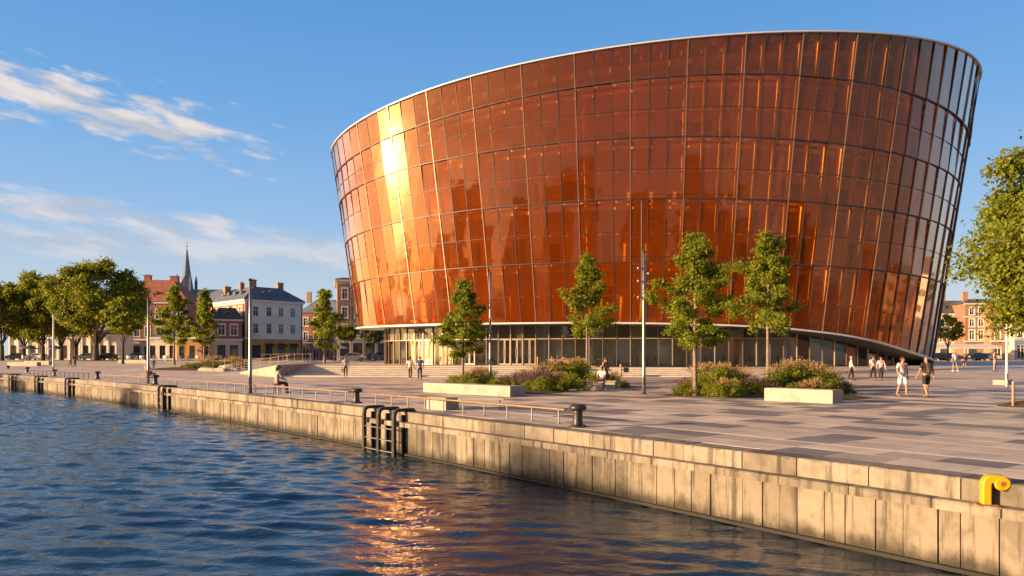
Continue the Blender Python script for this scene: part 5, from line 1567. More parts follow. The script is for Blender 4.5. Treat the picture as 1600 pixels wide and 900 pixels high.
        h.band((0, 0), 0, W - .05, 4.5, .4, .2, 'trim'); h.hip(W - .05, 6, 4.95, .7, 1.5, 'zinc', .05); X += W
    # --- right hand houses
    X = at(1462, 152); zg = gz(X, 152)
    h = House('townhouse', 'cream house with dark mansard roof right beside the hall', 'house', (X, 152, zg), R(-8))
    W, D = 6.3, 10; E = 9.4; xs = [1.3, 3.2, 5.1]
    h.facade((0, 0), 0, W, 0, E, [(.3, 1.4, 2.6, [1.6, 4.6], 'shop'), (4.2, .95, 1.7, xs, 'cross'), (6.9, .95, 1.6, xs, 'cross')], 'plaster_cream', frame='steel_dark')
    h.wall((0, D), -HF, D, 0, E, [], 'plaster_cream'); h.back(W, D, 0, E, 'plaster_cream'); h.band((0, 0), 0, W, E - .2, .35, .3, 'trim'); h.band((0, 0), 0, W, 3.5, .25, .15, 'trim')
    h.hip(W, D, E + .15, 2.8, 1.6, 'tile_dark', .3); h.dormer(1.6, .3, E + .5, 1.1, 1.1, 1.5, 0, 'tile_dark'); h.dormer(4.4, .3, E + .5, 1.1, 1.1, 1.5, 0, 'tile_dark'); h.chimney(3.0, 4, E + 2.6, 1.6)
    X = at(1508, 147); zg = gz(X, 147)
    h = House('townhouse', 'brown brick house with white windows and a chimney at its left end', 'house', (X, 147, zg), R(-6))
    W, D = 6.0, 11; E = 11.3; xs = [1.3, 3.0, 4.7]
    h.facade((0, 0), 0, W, 0, E, [(.2, 1.5, 2.8, [1.5, 4.2], 'shop'), (4.1, 1.0, 1.9, xs, 'cross'), (6.7, .95, 1.5, xs, 'cross'), (9.1, .9, 1.4, xs, 'cross')], 'brick_brown', frame='steel_dark')
    h.wall((0, D), -HF, D, 0, E, [], 'brick_red'); h.back(W, D, 0, E, 'brick_brown')
    for z in (3.6, 8.5, E - .2): h.band((0, 0), 0, W, z, .3, .25, 'plaster_cream')
    h.hip(W, D, E + .1, .9, 1.4, 'tile_dark', .3); h.chimney(.9, 2.0, E, 2.3, .9)
    X = at(1549, 144); zg = gz(X, 144)
    h = House('townhouse', 'orange brick house with white framed windows behind the slim pale pole', 'house', (X, 144, zg), R(-4))
    W, D = 4.4, 10; E = 9.0; xs = [1.2, 3.2]
    h.facade((0, 0), 0, W, 0, E, [(.2, 1.3, 2.7, [1.2, 3.2], 'shop'), (4.2, 1.0, 1.9, xs, 'cross'), (7.0, .95, 1.3, xs, 'cross')], 'brick_orange', frame='trim')
    h.wall((0, D), -HF, D, 0, E, [], 'brick_orange'); h.back(W, D, 0, E, 'brick_orange')
    for z in (3.6, E - .2): h.band((0, 0), 0, W, z, .3, .2, 'trim')
    h.hip(W, D, E + .1, 2.6, 1.6, 'tile_red', .3)
    X = at(1585, 142); zg = gz(X, 142)
    h = House('townhouse', 'house with blue grey shop front at the right picture edge', 'house', (X, 142, zg), R(-4))
    W, D = 9, 10; E = 9.6; xs = [1.2, 3.2, 5.2, 7.2]
    h.facade((0, 0), 0, W, 3.9, E, [(4.4, 1.0, 1.8, xs, 'cross'), (7.2, .95, 1.5, xs, 'cross')], 'plaster_grey'); h.facade((0, 0), 0, W, 0, 3.9, [(.2, 1.4, 2.8, xs, 'shop')], 'plaster_blue', frame='trim')
    h.wall((0, D), -HF, D, 0, E, [], 'plaster_grey'); h.back(W, D, 0, E, 'plaster_grey'); h.band((0, 0), 0, W, E - .2, .3, .2, 'trim'); h.hip(W, D, E + .1, 3, 2.0, 'slate', .3)
    # awnings of the pavement cafes on the right
    for i, (px, w, lb) in enumerate(((1466, 3.2, 'pale cafe awning left of the cream house door'), (1490, 3.8, 'pale cafe awning in front of the cream house'), (1528, 7.0, 'long pale awning of the brown brick house'))):
        D = 141 - i; X = at(px, D); z = gz(X, D)
        t = thing('cafe_awning', lb, 'awning', (X, D, z), 0, 'cafe awnings on the right')
        MB().add([(X - w / 2, D - 1.6, z + 2.5), (X + w / 2, D - 1.6, z + 2.5), (X + w / 2, D + 2, z + 3.1), (X - w / 2, D + 2, z + 3.1), (X - w / 2, D - 1.6, z + 2.2), (X + w / 2, D - 1.6, z + 2.2)], [(0, 1, 2, 3), (4, 5, 1, 0)]).build('canopy', M['awning'], t)
        for dx in (-w / 2 + .1, w / 2 - .1): MB().tube([(X + dx, D - 1.5, z), (X + dx, D - 1.5, z + 2.5)], .06, 6).build('post', M['trim'], t)
build_town()

# ------------------------------------------------------------------ far edges: banks and skyline out of the frame, mirrored in the glass
def build_banks():
    struct('left_bank', MB().bbox(-420, -112, -50, 119, -3, -.02), M['ground'])
    struct('south_bank', MB().bbox(-420, 320, -420, -57, -3, -.02), M['ground'])
    r = random.Random(9)
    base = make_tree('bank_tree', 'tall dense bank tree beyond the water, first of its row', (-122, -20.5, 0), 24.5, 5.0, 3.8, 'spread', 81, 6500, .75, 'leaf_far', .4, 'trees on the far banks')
    spots = [(-123, 17, .82), (-122, 31, .66), (-126, 37, .68), (-124, 44, .64), (-128, 50, .66), (-170, 22, .9), (-185, 46, .9), (-160, 92, .5), (-200, 2, .9), (-215, -30, .95), (-180, -48, .8), (-240, 60, .95),
             (-95, -72, .9), (-70, -74, 1.05), (-48, -70, .85), (-22, -75, 1.1), (-6, -71, .9), (34, -73, 1.0), (52, -76, 1.15), (78, -72, .95), (104, -76, 1.1), (132, -73, .9),
             (112, 8, .36), (106, 30, .32), (116, 52, .40), (104, 66, .30), (122, 82, .42), (150, 100, .5)]
    for i, (x, y, s) in enumerate(spots):
        dup(base, (x, y, gz(x, y) if x > 0 and y > 0 else 0), r.uniform(0, 6), (s * r.uniform(1.0, 1.2), s * r.uniform(1.0, 1.2), s), 'bank tree outside the picture mirrored in the glass, %s of its kind' % ordn(i + 1))
    blocks = [(-60, -92, 18, 14, 32, 'brick_red'), (-36, -96, 16, 14, 37, 'plaster_cream'), (-8, -94, 20, 15, 27, 'brick_brown'), (16, -88, 13, 12, 31, 'brick_red'), (36, -95, 18, 14, 34, 'plaster_grey'), (60, -98, 22, 14, 28, 'brick_orange'), (90, -95, 20, 14, 22, 'plaster_white'), (118, -92, 18, 14, 33, 'brick_red'), (-100, -94, 24, 14, 30, 'plaster_white'), (-150, -88, 26, 14, 30, 'brick_red'), (-190, -84, 24, 14, 35, 'brick_brown'), (-235, -80, 28, 14, 28, 'plaster_cream'),
              (136, 20, 12, 20, 10, 'plaster_cream'), (134, 46, 12, 16, 12.5, 'brick_orange'), (140, 70, 14, 18, 9.5, 'plaster_white'), (132, -8, 12, 18, 11, 'brick_red')]
    for i, (x, y, w, d, hh, mt) in enumerate(blocks):
        if y < 0: h = House('apartment_house', 'apartment house outside the picture mirrored in the glass, %s of its row' % ordn(i), 'house', (x + w, y + d, 0), math.pi); W, Dp = w, d
        else: h = House('apartment_house', 'apartment house outside the picture mirrored in the glass, %s of its row' % ordn(i), 'house', (x, y + d, gz(x, y)), -HF); W, Dp = d, w
        n = int(W // 3); fl = int(hh // 3.3); xs = [W * (k + .5) / n for k in range(n)]
        h.facade((0, 0), 0, W, 0, hh, [(3.3 * f + .9, 1.3, 1.7, xs, 'plain') for f in range(fl)], mt, trim=None)
        h.wall((0, Dp), -HF, Dp, 0, hh, [], mt); h.back(W, Dp, 0, hh, mt); h.hip(W, Dp, hh, r.choice((2.5, 3.5, .6)), 3.0, r.choice(('slate', 'tile_red', 'tile_dark')), .3)
build_banks()

# ------------------------------------------------------------------ people
PM = {}
def cloth(c):
    if c not in PM: PM[c] = vmat('cloth_%d' % len(PM), c, .85, .12, 6, 60, .2)
    return M_or(c)
def M_or(c): return PM[c]
SKIN = vmat('skin', (.40, .205, .125), .55, .08, 8, 60, .05)
HAIR = {'brown': vmat('brown_hair', (.07, .04, .025), .6, .2, 20), 'blond': vmat('blond_hair', (.34, .22, .10), .6, .2, 20), 'grey': vmat('grey_hair', (.30, .28, .26), .6, .2, 20), 'black': vmat('black_hair', (.018, .015, .014), .55, .2, 20)}
EYE = vmat('eye_dark', (.02, .018, .016), .3, .1)
SHOE = vmat('shoe_dark', (.03, .03, .035), .6, .1); SHOEW = vmat('shoe_white', (.6, .6, .58), .6, .1)

def skin_mesh(name, nodes, edges, mat, sub=1):
    """one continuous surface grown on a skeleton of joints: {joint: (x, y, z, rx, ry)}; the first joint is the root"""
    keys = list(nodes); ix = {k: i for i, k in enumerate(keys)}
    me = bpy.data.meshes.new(name); me.from_pydata([nodes[k][:3] for k in keys], [(ix[a], ix[b]) for a, b in edges], []); me.update()
    o = bpy.data.objects.new(name, me); COL.objects.link(o)
    o.modifiers.new('Skin', 'SKIN'); 
    sv = me.skin_vertices[0].data
    for i, k in enumerate(keys):
        n = nodes[k]; sv[i].radius = (n[3], n[4] if len(n) > 4 else n[3]); sv[i].use_root = (i == 0)
    s = o.modifiers.new('Sub', 'SUBSURF'); s.levels = sub; s.render_levels = sub
    dg = bpy.context.evaluated_depsgraph_get(); dg.update()
    res = bpy.data.meshes.new_from_object(o.evaluated_get(dg))
    bpy.data.objects.remove(o); bpy.data.meshes.remove(me)
    res.name = name; res.materials.clear(); res.materials.append(mat)
    res.polygons.foreach_set('use_smooth', [True] * len(res.polygons))
    return res
def joints(pose, r, phase=0.0, armsw=.075):
    """joint positions of a 1.75 m figure facing -Y; left is +X"""
    J = {}
    if pose == 'sit':
        hipz = .50
        J['pelvis'] = Vector((0, 0, hipz + .05)); J['waist'] = Vector((0, .0, .74)); J['chest'] = Vector((0, -.03, .96)); J['neck'] = Vector((0, -.06, 1.11)); J['head'] = Vector((0, -.10, 1.24)); J['crown'] = Vector((0, -.09, 1.33))
        for s, n in ((1, 'l'), (-1, 'r')):
            J['hip' + n] = Vector((.10 * s, 0, hipz + .01)); J['knee' + n] = Vector((.12 * s, -.44, .50)); J['ankle' + n] = Vector((.12 * s, -.47 - .06 * (s > 0), .09)); J['toe' + n] = Vector((.13 * s, -.62, .04))
            J['shoulder' + n] = Vector((.185 * s, -.03, 1.03)); J['elbow' + n] = Vector((.23 * s, -.13, .80)); J['wrist' + n] = Vector((.13 * s, -.36, .66))
    else:
        st = .17 * math.sin(phase) if pose == 'walk' else .03
        J['pelvis'] = Vector((0, 0, .95)); J['waist'] = Vector((0, .0, 1.10)); J['chest'] = Vector((0, -.01, 1.30)); J['neck'] = Vector((0, 0, 1.475)); J['head'] = Vector((0, -.025, 1.62)); J['crown'] = Vector((0, -.01, 1.71))
        for s, n in ((1, 'l'), (-1, 'r')):
            f = -st * s
            J['hip' + n] = Vector((.095 * s, 0, .91)); J['knee' + n] = Vector((.105 * s, f * .55 - .03, .50)); J['ankle' + n] = Vector((.11 * s, f + .02 + (.06 if f > .1 else 0), .09 + (.05 if f > .15 else 0))); J['toe' + n] = Vector((.125 * s, f - .13, .04 + (.0 if f < .15 else .0)))
            a = st * s * .8
            J['shoulder' + n] = Vector((.19 * s, 0, 1.42)); J['elbow' + n] = Vector((.19 * s + armsw * s, a * .4 + .02, 1.15)); J['wrist' + n] = Vector((.19 * s + armsw * 1.25 * s, a - .06, .91))
    return J
def person(label, X, D, z, facing, pose='stand', top=(.5, .5, .5), bottom=(.05, .05, .06), hair='brown', shorts=False, sleeves='short', H=1.72, shoes=None, phase=1.2, bag=None, seed=0, female=False, jacket=None, group=None):
    r = random.Random(seed)
    t = thing('person', label, 'person', (X, D, z), facing, group); sc = H / 1.75; t.scale = (sc,) * 3
    J = joints(pose, r, phase)
    def n(k, rx, ry=None, off=(0, 0, 0)):
        p = J[k] + Vector(off); return (p.x, p.y, p.z, rx, ry if ry else rx)
    fem = .92 if female else 1.0
    nodes = {'pelvis': n('pelvis', .135, .10), 'waist': n('waist', .125 * fem, .09), 'chest': n('chest', .15 * fem, .105), 'neck': n('neck', .055, .055), 'jaw': n('head', .066, .075, (0, -.012, -.055)), 'head': n('head', .076, .092), 'crown': n('crown', .055, .065)}
    E = [('pelvis', 'waist'), ('waist', 'chest'), ('chest', 'neck'), ('neck', 'jaw'), ('jaw', 'head'), ('head', 'crown')]
    for s in 'lr':
        nodes.update({'hip' + s: n('hip' + s, .088), 'knee' + s: n('knee' + s, .055), 'calf' + s: tuple((J['knee' + s] * .62 + J['ankle' + s] * .38)) + (.054, .054), 'ankle' + s: n('ankle' + s, .036), 'toe' + s: n('toe' + s, .035, .03),
                      'shoulder' + s: n('shoulder' + s, .058), 'elbow' + s: n('elbow' + s, .040), 'wrist' + s: n('wrist' + s, .027, .032)})
        E += [('pelvis', 'hip' + s), ('hip' + s, 'knee' + s), ('knee' + s, 'calf' + s), ('calf' + s, 'ankle' + s), ('ankle' + s, 'toe' + s), ('chest', 'shoulder' + s), ('shoulder' + s, 'elbow' + s), ('elbow' + s, 'wrist' + s)]
    me = skin_mesh('body', nodes, E, SKIN)
    # hands with five curled fingers and the face, joined into the body
    bm = bmesh.new(); bm.from_mesh(me)
    ex = MB()
    for s, sg in (('l', 1), ('r', -1)):
        w, e = J['wrist' + s], J['elbow' + s]; d = (w - e).normalized()
        side = Vector((0, -1, 0)) if pose != 'sit' else Vector((-sg, 0, 0)); side = (side - d * side.dot(d)).normalized(); pn = d.cross(side).normalized() * (-sg)
        ex.tube([w - d * .01, w + d * .04, w + d * .085], [.024, .040, .036], 8, flat=.55)
        for q, (o, L_) in enumerate(((.030, .070), (.010, .080), (-.010, .075), (-.029, .058))):
            b = w + d * .082 + side * o
            ex.tube([b, b + d * L_ * .5 + pn * .008, b + d * L_ * .85 + pn * .028, b + d * L_ * .92 + pn * .045], [.0095, .009, .0082, .006], 6)
        b = w + d * .028 + side * .034
        ex.tube([b, b + side * .026 + d * .028, b + side * .03 + d * .062 + pn * .012], [.011, .010, .007], 6)
    hd = J['head']
    ex.tube([hd + Vector((0, -.083, .02)), hd + Vector((0, -.110, -.018)), hd + Vector((0, -.088, -.028))], [.008, .016, .012], 6)
    for sg in (-1, 1): ex.sphere(hd + Vector((.079 * sg, .005, 0)), .026, 8, 5, (.4, .7, 1.1))
    b2 = bmesh.new(); tm = ex.mesh('tmp', SKIN); b2.from_mesh(tm)
    bm.from_mesh(tm); bm.to_mesh(me); bm.free(); b2.free(); bpy.data.meshes.remove(tm)
    me.polygons.foreach_set('use_smooth', [True] * len(me.polygons))
    body = link('body', me, t)
    mb = MB()
    for sg in (-1, 1): mb.sphere(hd + Vector((.030 * sg, -.083, .022)), .0105, 6, 4)
    mb.build('eyes', EYE, body, world=False)
    mb = MB(); mb.tube([hd + Vector((-.022, -.086, -.055)), hd + Vector((0, -.092, -.057)), hd + Vector((.022, -.086, -.055))], .006, 5); mb.build('mouth', vmat_lip, body, world=False)
    # hair cap
    mb = MB(); c = hd + Vector((0, .022, .028)); mb.sphere(c, .105, 14, 8, (.90, 1.0, 1.02))
    keep = [i for i, f in enumerate(mb.f) if not (sum(mb.v[k][1] for k in f) / len(f) < hd.y - .045 and sum(mb.v[k][2] for k in f) / len(f) < hd.z + .062) and sum(mb.v[k][2] for k in f) / len(f) > hd.z - .055]
    mb.f = [mb.f[i] for i in keep]; mb.m = [mb.m[i] for i in keep]; mb.s = [mb.s[i] for i in keep]
    if female:
        b = hd + Vector((0, .075, .02)); mb.tube([b + Vector((0, 0, .03)), b + Vector((0, .015, -.08)), b + Vector((0, .02, -.20)), b + Vector((0, .01, -.29))], [.07, .085, .075, .03], 10, flat=.6)
    if hair: mb.build('hair', HAIR[hair], body, world=False)
    # top
    k = 1.2
    nodes = {'chest': n('chest', .15 * k * fem, .118, (0, 0, .02)), 'waist': n('waist', .132 * k * fem, .105), 'pelvis': n('pelvis', .140 * k, .118, (0, 0, -.02 if pose != 'sit' else .03)), 'collar': n('neck', .066, .066, (0, 0, -.055))}
    E = [('chest', 'waist'), ('waist', 'pelvis'), ('chest', 'collar')]
    for s in 'lr':
        nodes['shoulder' + s] = n('shoulder' + s, .078, .078, (0, 0, .003)); E.append(('chest', 'shoulder' + s))
        if sleeves == 'short':
            p = J['shoulder' + s].lerp(J['elbow' + s], .72); nodes['sl' + s] = tuple(p) + (.062, .062); E.append(('shoulder' + s, 'sl' + s))
        elif sleeves == 'long':
            nodes['sl' + s] = n('elbow' + s, .055); p = J['elbow' + s].lerp(J['wrist' + s], .93); nodes['sm' + s] = tuple(p) + (.042, .042); E += [('shoulder' + s, 'sl' + s), ('sl' + s, 'sm' + s)]
    link('shirt', skin_mesh('shirt', nodes, E, cloth(top)), t)
    nodes = {'pelvis': n('pelvis', .145, .113, (0, 0, .02)), 'waist': n('waist', .128 * fem, .10, (0, 0, -.06))}; E = [('pelvis', 'waist')]
    for s in 'lr':
        nodes['hip' + s] = n('hip' + s, .104); E.append(('pelvis', 'hip' + s))
        if shorts:
            p = J['hip' + s].lerp(J['knee' + s], .93); nodes['kn' + s] = tuple(p) + (.088, .088); E.append(('hip' + s, 'kn' + s))
        else:
            nodes['kn' + s] = n('knee' + s, .070); p = J['knee' + s].lerp(J['ankle' + s], .92); nodes['an' + s] = tuple(p) + (.056, .056); E += [('hip' + s, 'kn' + s), ('kn' + s, 'an' + s)]
    link('shorts' if shorts else 'trousers', skin_mesh('trousers', nodes, E, cloth(bottom)), t)
    for s in 'lr':
        a, b = J['ankle' + s], J['toe' + s]
        d = (b - a); d.z = 0; d = d.normalized(); zf = a.z - .09
        mb = MB(); mb.tube([Vector((a.x, a.y, .045 + zf)) - d * .075, Vector((a.x, a.y, .055 + zf)) - d * .03, Vector((a.x, a.y, .05 + zf)) + d * .08, Vector((a.x, a.y, .036 + zf)) + d * .175], [.030, .046, .047, .026], 8)
        mb.build('shoe', shoes or SHOE, t, world=False)
    if bag == 'backpack':
        c = J['chest'] + Vector((0, .18, -.08)); mb = MB(); mb.cbox(c, (.22, .13, .40), .04); mb.cbox(c + Vector((0, .075, -.06)), (.15, .05, .2), .02)
        for sg in (-1, 1): mb.tube([c + Vector((.1 * sg, -.06, .2)), J['shoulder' + ('l' if sg > 0 else 'r')] * .62 + J['neck'] * .38 + Vector((0, 0, .05)), J['chest'] + Vector((.12 * sg, -.16, .0)), c + Vector((.12 * sg, -.05, -.2))], .018, 6)
        mb.build('backpack', cloth((.06, .045, .04)), t, world=False)
    elif bag == 'hand':
        w = J['wristr']; mb = MB(); mb.cbox(w + Vector((0, 0, -.30)), (.10, .30, .26), .03)
        mb.tube([w + Vector((0, -.1, -.18)), w + Vector((0, -.04, -.06)), w + Vector((0, .04, -.06)), w + Vector((0, .1, -.18))], .01, 6); mb.build('handbag', cloth((.12, .07, .04)), t, world=False)
    elif bag == 'sling':
        mb = MB(); mb.tube([J['shoulderl'] * .7 + J['neck'] * .3 + Vector((0, -.04, .07)), J['chest'] + Vector((0, -.15, 0)), J['waist'] + Vector((-.14, -.10, -.02)), J['waist'] + Vector((-.16, .04, -.05)), J['chest'] + Vector((.02, .145, .02)), J['shoulderl'] * .7 + J['neck'] * .3 + Vector((0, .06, .06))], .014, 6)
        mb.build('strap', cloth((.3, .22, .14)), t, world=False)
    return t
vmat_lip = vmat('lips', (.35, .13, .10), .5, .1)
TOC = 0.0                                    # faces the camera; pi faces away
def pp(px, D): return at(px, D), D, gz(at(px, D), D)
person('person in pale grey t-shirt and white shorts walking beside the man in black', *pp(1410, 31.9), .15, 'walk', (.40, .45, .54), (.70, .72, .76), 'brown', True, 'short', 1.74, SHOE, 1.0, None, 1)
person('bald man in black t-shirt and dark shorts with a backpack seen from behind', *pp(1447.5, 31.6), math.pi + .1, 'walk', (.018, .017, .018), (.022, .023, .028), None, True, 'short', 1.76, SHOE, -1.0, 'backpack', 2)
person('person in pale jacket and dark trousers striding past the right flower bed', *pp(1330, 52), 1.2, 'walk', (.50, .52, .56), (.025, .028, .04), 'grey', False, 'long', 1.72, SHOE, 1.5, None, 3)
person('person in white shirt and dark trousers standing close to a companion with crossed arms', *pp(1364, 52), .2, 'walk', (.60, .64, .72), (.02, .02, .025), 'brown', False, 'short', 1.74, SHOE, .7, None, 4)
person('woman in patterned pale top beside the person in white shirt', *pp(1376.5, 51.8), -.3, 'walk', (.45, .36, .40), (.03, .03, .04), 'brown', False, 'long', 1.68, SHOE, -.9, None, 5, True)
person('person in pale shirt walking away toward the cream house', *pp(1492.5, 62), math.pi, 'walk', (.50, .53, .60), (.12, .11, .12), 'blond', True, 'short', 1.75, SHOEW, .8, 'sling', 6)
person('child in dark clothes right of the person in pale shirt', *pp(1507, 67), math.pi - .4, 'walk', (.02, .02, .022), (.03, .03, .035), 'black', True, 'long', 1.25, SHOE, 1.1, None, 7)
person('person in tan top standing by the low stone platform', *pp(1554, 62), .8, 'stand', (.52, .33, .20), (.30, .24, .19), 'brown', False, 'short', 1.74, SHOE, .3, 'backpack', 8)
person('person in grey shirt with a bag walking across below the wide steps', *pp(540, 61), .2, 'walk', (.36, .38, .42), (.06, .06, .07), 'brown', False, 'short', 1.76, SHOE, .6, 'hand', 9)
person('person in pale grey vest, left of the couple before the steps', *pp(641, 55), math.pi - .2, 'walk', (.50, .48, .46), (.08, .06, .06), 'black', False, 'short', 1.72, SHOEW, .8, None, 10)
person('person in blue shirt, right of the couple before the steps', *pp(656, 54.6), math.pi + .2, 'walk', (.05, .10, .20), (.03, .04, .07), 'brown', False, 'short', 1.76, SHOE, -.7, None, 11)
X_, D_, z_ = pp(433, 34.6)
st_ = thing('stool', 'small dark stool under the person seated at the low handrail', 'stool', (X_, D_, 0))
MB().lathe([(.2, .42), (.22, .45), (.2, .47)], 16, (X_, D_, 0)).build('seat', M['steel_dark'], st_)
for k in range(4):
    a = k * math.pi / 2 + .78; MB().tube([(X_ + .14 * math.cos(a), D_ + .14 * math.sin(a), .44), (X_ + .19 * math.cos(a), D_ + .19 * math.sin(a), 0)], .018, 6).build('leg', M['steel_dark'], st_)
person('woman with long brown hair in grey shawl seated on a stool by the low handrail', X_, D_ - .02, z_ + .01, math.pi * .72, 'sit', (.34, .31, .29), (.04, .035, .04), 'brown', False, 'long', 1.72, SHOE, 0, None, 12, True)
person('woman in pale blouse seated on the small grey seat at the bed end', 4.75, 38.75, -.05, -.5, 'sit', (.62, .56, .5), (.25, .12, .08), 'blond', False, 'short', 1.70, SHOE, 0, None, 13, True)
person('person in brown top standing behind the small grey seats', 5.25, 41.3, .05, -2.4, 'stand', (.30, .17, .10), (.12, .08, .06), 'brown', False, 'long', 1.66, SHOE, .3, 'hand', 14, True)
for i, (px, D, tp, hr, lb) in enumerate(((863, 66.2, (.30, .20, .13), 'brown', 'person in brown seated left behind the tall plumes before the foyer'), (871, 66.4, (.30, .34, .42), 'blond', 'person in pale blue seated centre behind the tall plumes before the foyer'), (879, 66.0, (.28, .10, .09), 'black', 'person in red seated right behind the tall plumes before the foyer'))):
    X = at(px, D); person(lb, X, D, .50, r_ if False else .3 * (i - 1), 'sit', tp, (.04, .04, .06), hr, False, 'long', 1.7, SHOE, 0, None, 20 + i, i == 1)
person('person bending in a blue jacket before the old tree trunks', *pp(110, 95), 2.0, 'walk', (.25, .28, .34), (.10, .08, .07), 'black', False, 'long', 1.75, SHOEW, 1.2, None, 30)
person('person in black just right of the one in blue jacket', *pp(117, 97), 1.4, 'stand', (.02, .02, .025), (.02, .02, .03), 'black', False, 'long', 1.72, SHOE, .3, None, 31)
person('child in dark red beside the pole and bollard far left', *pp(240, 88), .4, 'stand', (.10, .04, .05), (.04, .04, .06), 'brown', False, 'long', 1.2, SHOE, .3, None, 32)
person('person in pale coat standing behind the pole by the far bollard', *pp(229.5, 60), 1.2, 'sit', (.45, .38, .30), (.06, .05, .05), 'grey', False, 'long', 1.7, SHOE, 0, None, 33)
X_, D_, z_ = pp(229.5, 60)
block_bench([(X_ - .6, D_ - .2), (X_ + .6, D_ - .2), (X_ + .6, D_ + .3), (X_ - .6, D_ + .3)], .42, 'low stone seat behind the pole by the far bollard')
person('person in dark coat walking beside the brown brick house', *pp(523, 104), .9, 'walk', (.05, .05, .06), (.03, .03, .04), 'black', False, 'long', 1.75, SHOE, 1.0, None, 34)

# ------------------------------------------------------------------ cars, bicycles, cafe tables
CAR_GLASS = window_glass('car_glass', (.02, .022, .025)); TYRE = vmat('tyre', (.015, .015, .015), .85, .1); HUB = vmat('wheel_rim', (.35, .35, .36), .35, .1, 3, 20, .05, .8)
LAMP = vmat('headlamp_glass', (.6, .6, .58), .15, .05); TAIL = vmat('tail_lamp', (.3, .02, .015), .25, .05)
def car_paint(name, c): return vmat(name, c, .25, .04, 2, 20, 0, .2, .6)
def make_car(label, loc, rz, paint, group):
    t = thing('parked_car', label, 'car', loc, rz, group)
    prof = [(-2.1, .35), (-2.12, .62), (-2.05, .88), (-1.35, .98), (-.75, 1.40), (-.1, 1.46), (.75, 1.42), (1.5, 1.02), (2.0, .92), (2.1, .6), (2.05, .33), (1.7, .28), (-1.7, .28)]
    mb = MB(); n = len(prof)
    rows = []
    for y, k, dz in ((-.86, .97, 0), (-.80, 1, 0), (.80, 1, 0), (.86, .97, 0)):
        rows.append([(x * k, (y * (.82 if z > 1.1 else 1)), z) for x, z in prof])
    v = [p for r_ in rows for p in r_]
    f = [(i * n + j, i * n + (j + 1) % n, (i + 1) * n + (j + 1) % n, (i + 1) * n + j) for i in range(3) for j in range(n)] + [tuple(range(n)), tuple(reversed(range(3 * n, 4 * n)))]
    b = mb.add(v, f).build('body', paint, t, world=False)
    for sg in (-1, 1):
        y = .735 * sg
        for x0, x1 in ((-1.05, -.1), (-.04, 1.05)):
            zz = lambda x: 1.40 if -.72 < x < .72 else 1.08
            mb = MB(); P = [(x0, y * 1.16, 1.0), (x1, y * 1.16, 1.0), (min(x1, .8), y * 1.0 + .005 * sg, 1.36), (max(x0, -.72), y * 1.0 + .005 * sg, 1.36)]
            Q_ = [(p[0], p[1] - .03 * sg, p[2]) for p in P]
            mb.add(P + Q_, [(0, 1, 2, 3), (4, 7, 6, 5), (0, 4, 5, 1), (1, 5, 6, 2), (2, 6, 7, 3), (3, 7, 4, 0)]); mb.build('side_window', CAR_GLASS, b, world=False)
    mb = MB(); mb.add([(-1.36, -.66, 1.0), (-1.36, .66, 1.0), (-.78, .6, 1.40), (-.78, -.6, 1.40), (-1.3, -.66, .99), (-1.3, .66, .99)], [(0, 1, 2, 3), (4, 0, 3), (5, 2, 1)]); o = mb.build('windscreen', CAR_GLASS, b, world=False); o.location = (-.02, 0, .02)
    mb = MB(); mb.add([(1.48, -.66, 1.04), (1.48, .66, 1.04), (.8, .6, 1.40), (.8, -.6, 1.40), (1.42, 0, 1.03)], [(1, 0, 3, 2), (0, 1, 4)]); o = mb.build('rear_window', CAR_GLASS, b, world=False); o.location = (.02, 0, .02)
    for sg in (-1, 1):
        MB().cbox((-2.06, .62 * sg, .72), (.1, .34, .16), .02).build('headlight', LAMP, b, world=False); MB().cbox((2.05, .64 * sg, .78), (.1, .3, .16), .02).build('tail_light', TAIL, b, world=False)
        for x in (-1.3, 1.3):
            mb = MB(); mb.tube([(x, .72 * sg, .31), (x, .89 * sg, .31)], .31, 20); w = mb.build('wheel', TYRE, t, world=False)
            mb = MB(); mb.tube([(x, .885 * sg, .31), (x, .90 * sg, .31)], .19, 14); mb.build('rim', HUB, w, world=False)
    return t
cars = [(28, 150, .1, 'dark', 'dark car parked left behind the second old trunk'), (60, 151, -.1, 'silver', 'silver car parked between the old trunks far left'), (138, 150, 0, 'blue', 'blue car parked left of the largest old trunk'), (170, 151, .05, 'dark', 'dark car parked right of the largest old trunk'), (215, 148, 0, 'blue', 'blue car parked before the red roofed house'), (552, 116, .2, 'silver', 'silver car parked beside the brown brick house'), (598, 121, 0, 'blue', 'blue car glimpsed below the hall overhang'),
        (1468, 138, .1, 'dark', 'dark car parked at the right foot of the hall'), (1484, 139, 0, 'blue', 'blue car before the cream house on the right'), (1524, 134, .3, 'dark', 'dark car before the brown brick house on the right'), (1540, 135, -.2, 'silver', 'pale car before the orange brick house on the right')]
paint = {'dark': car_paint('dark_paint', (.02, .021, .024)), 'silver': car_paint('silver_paint', (.42, .43, .44)), 'blue': car_paint('blue_paint', (.05, .09, .16))}
protos = {}
for px, D, rz, cl, lb in cars:
    X = at(px, D); loc = (X, D, gz(X, D) + .01)
    if cl not in protos: protos[cl] = make_car(lb, loc, rz, paint[cl], 'parked cars along the far street')
    else: dup(protos[cl], loc, rz, None, lb)
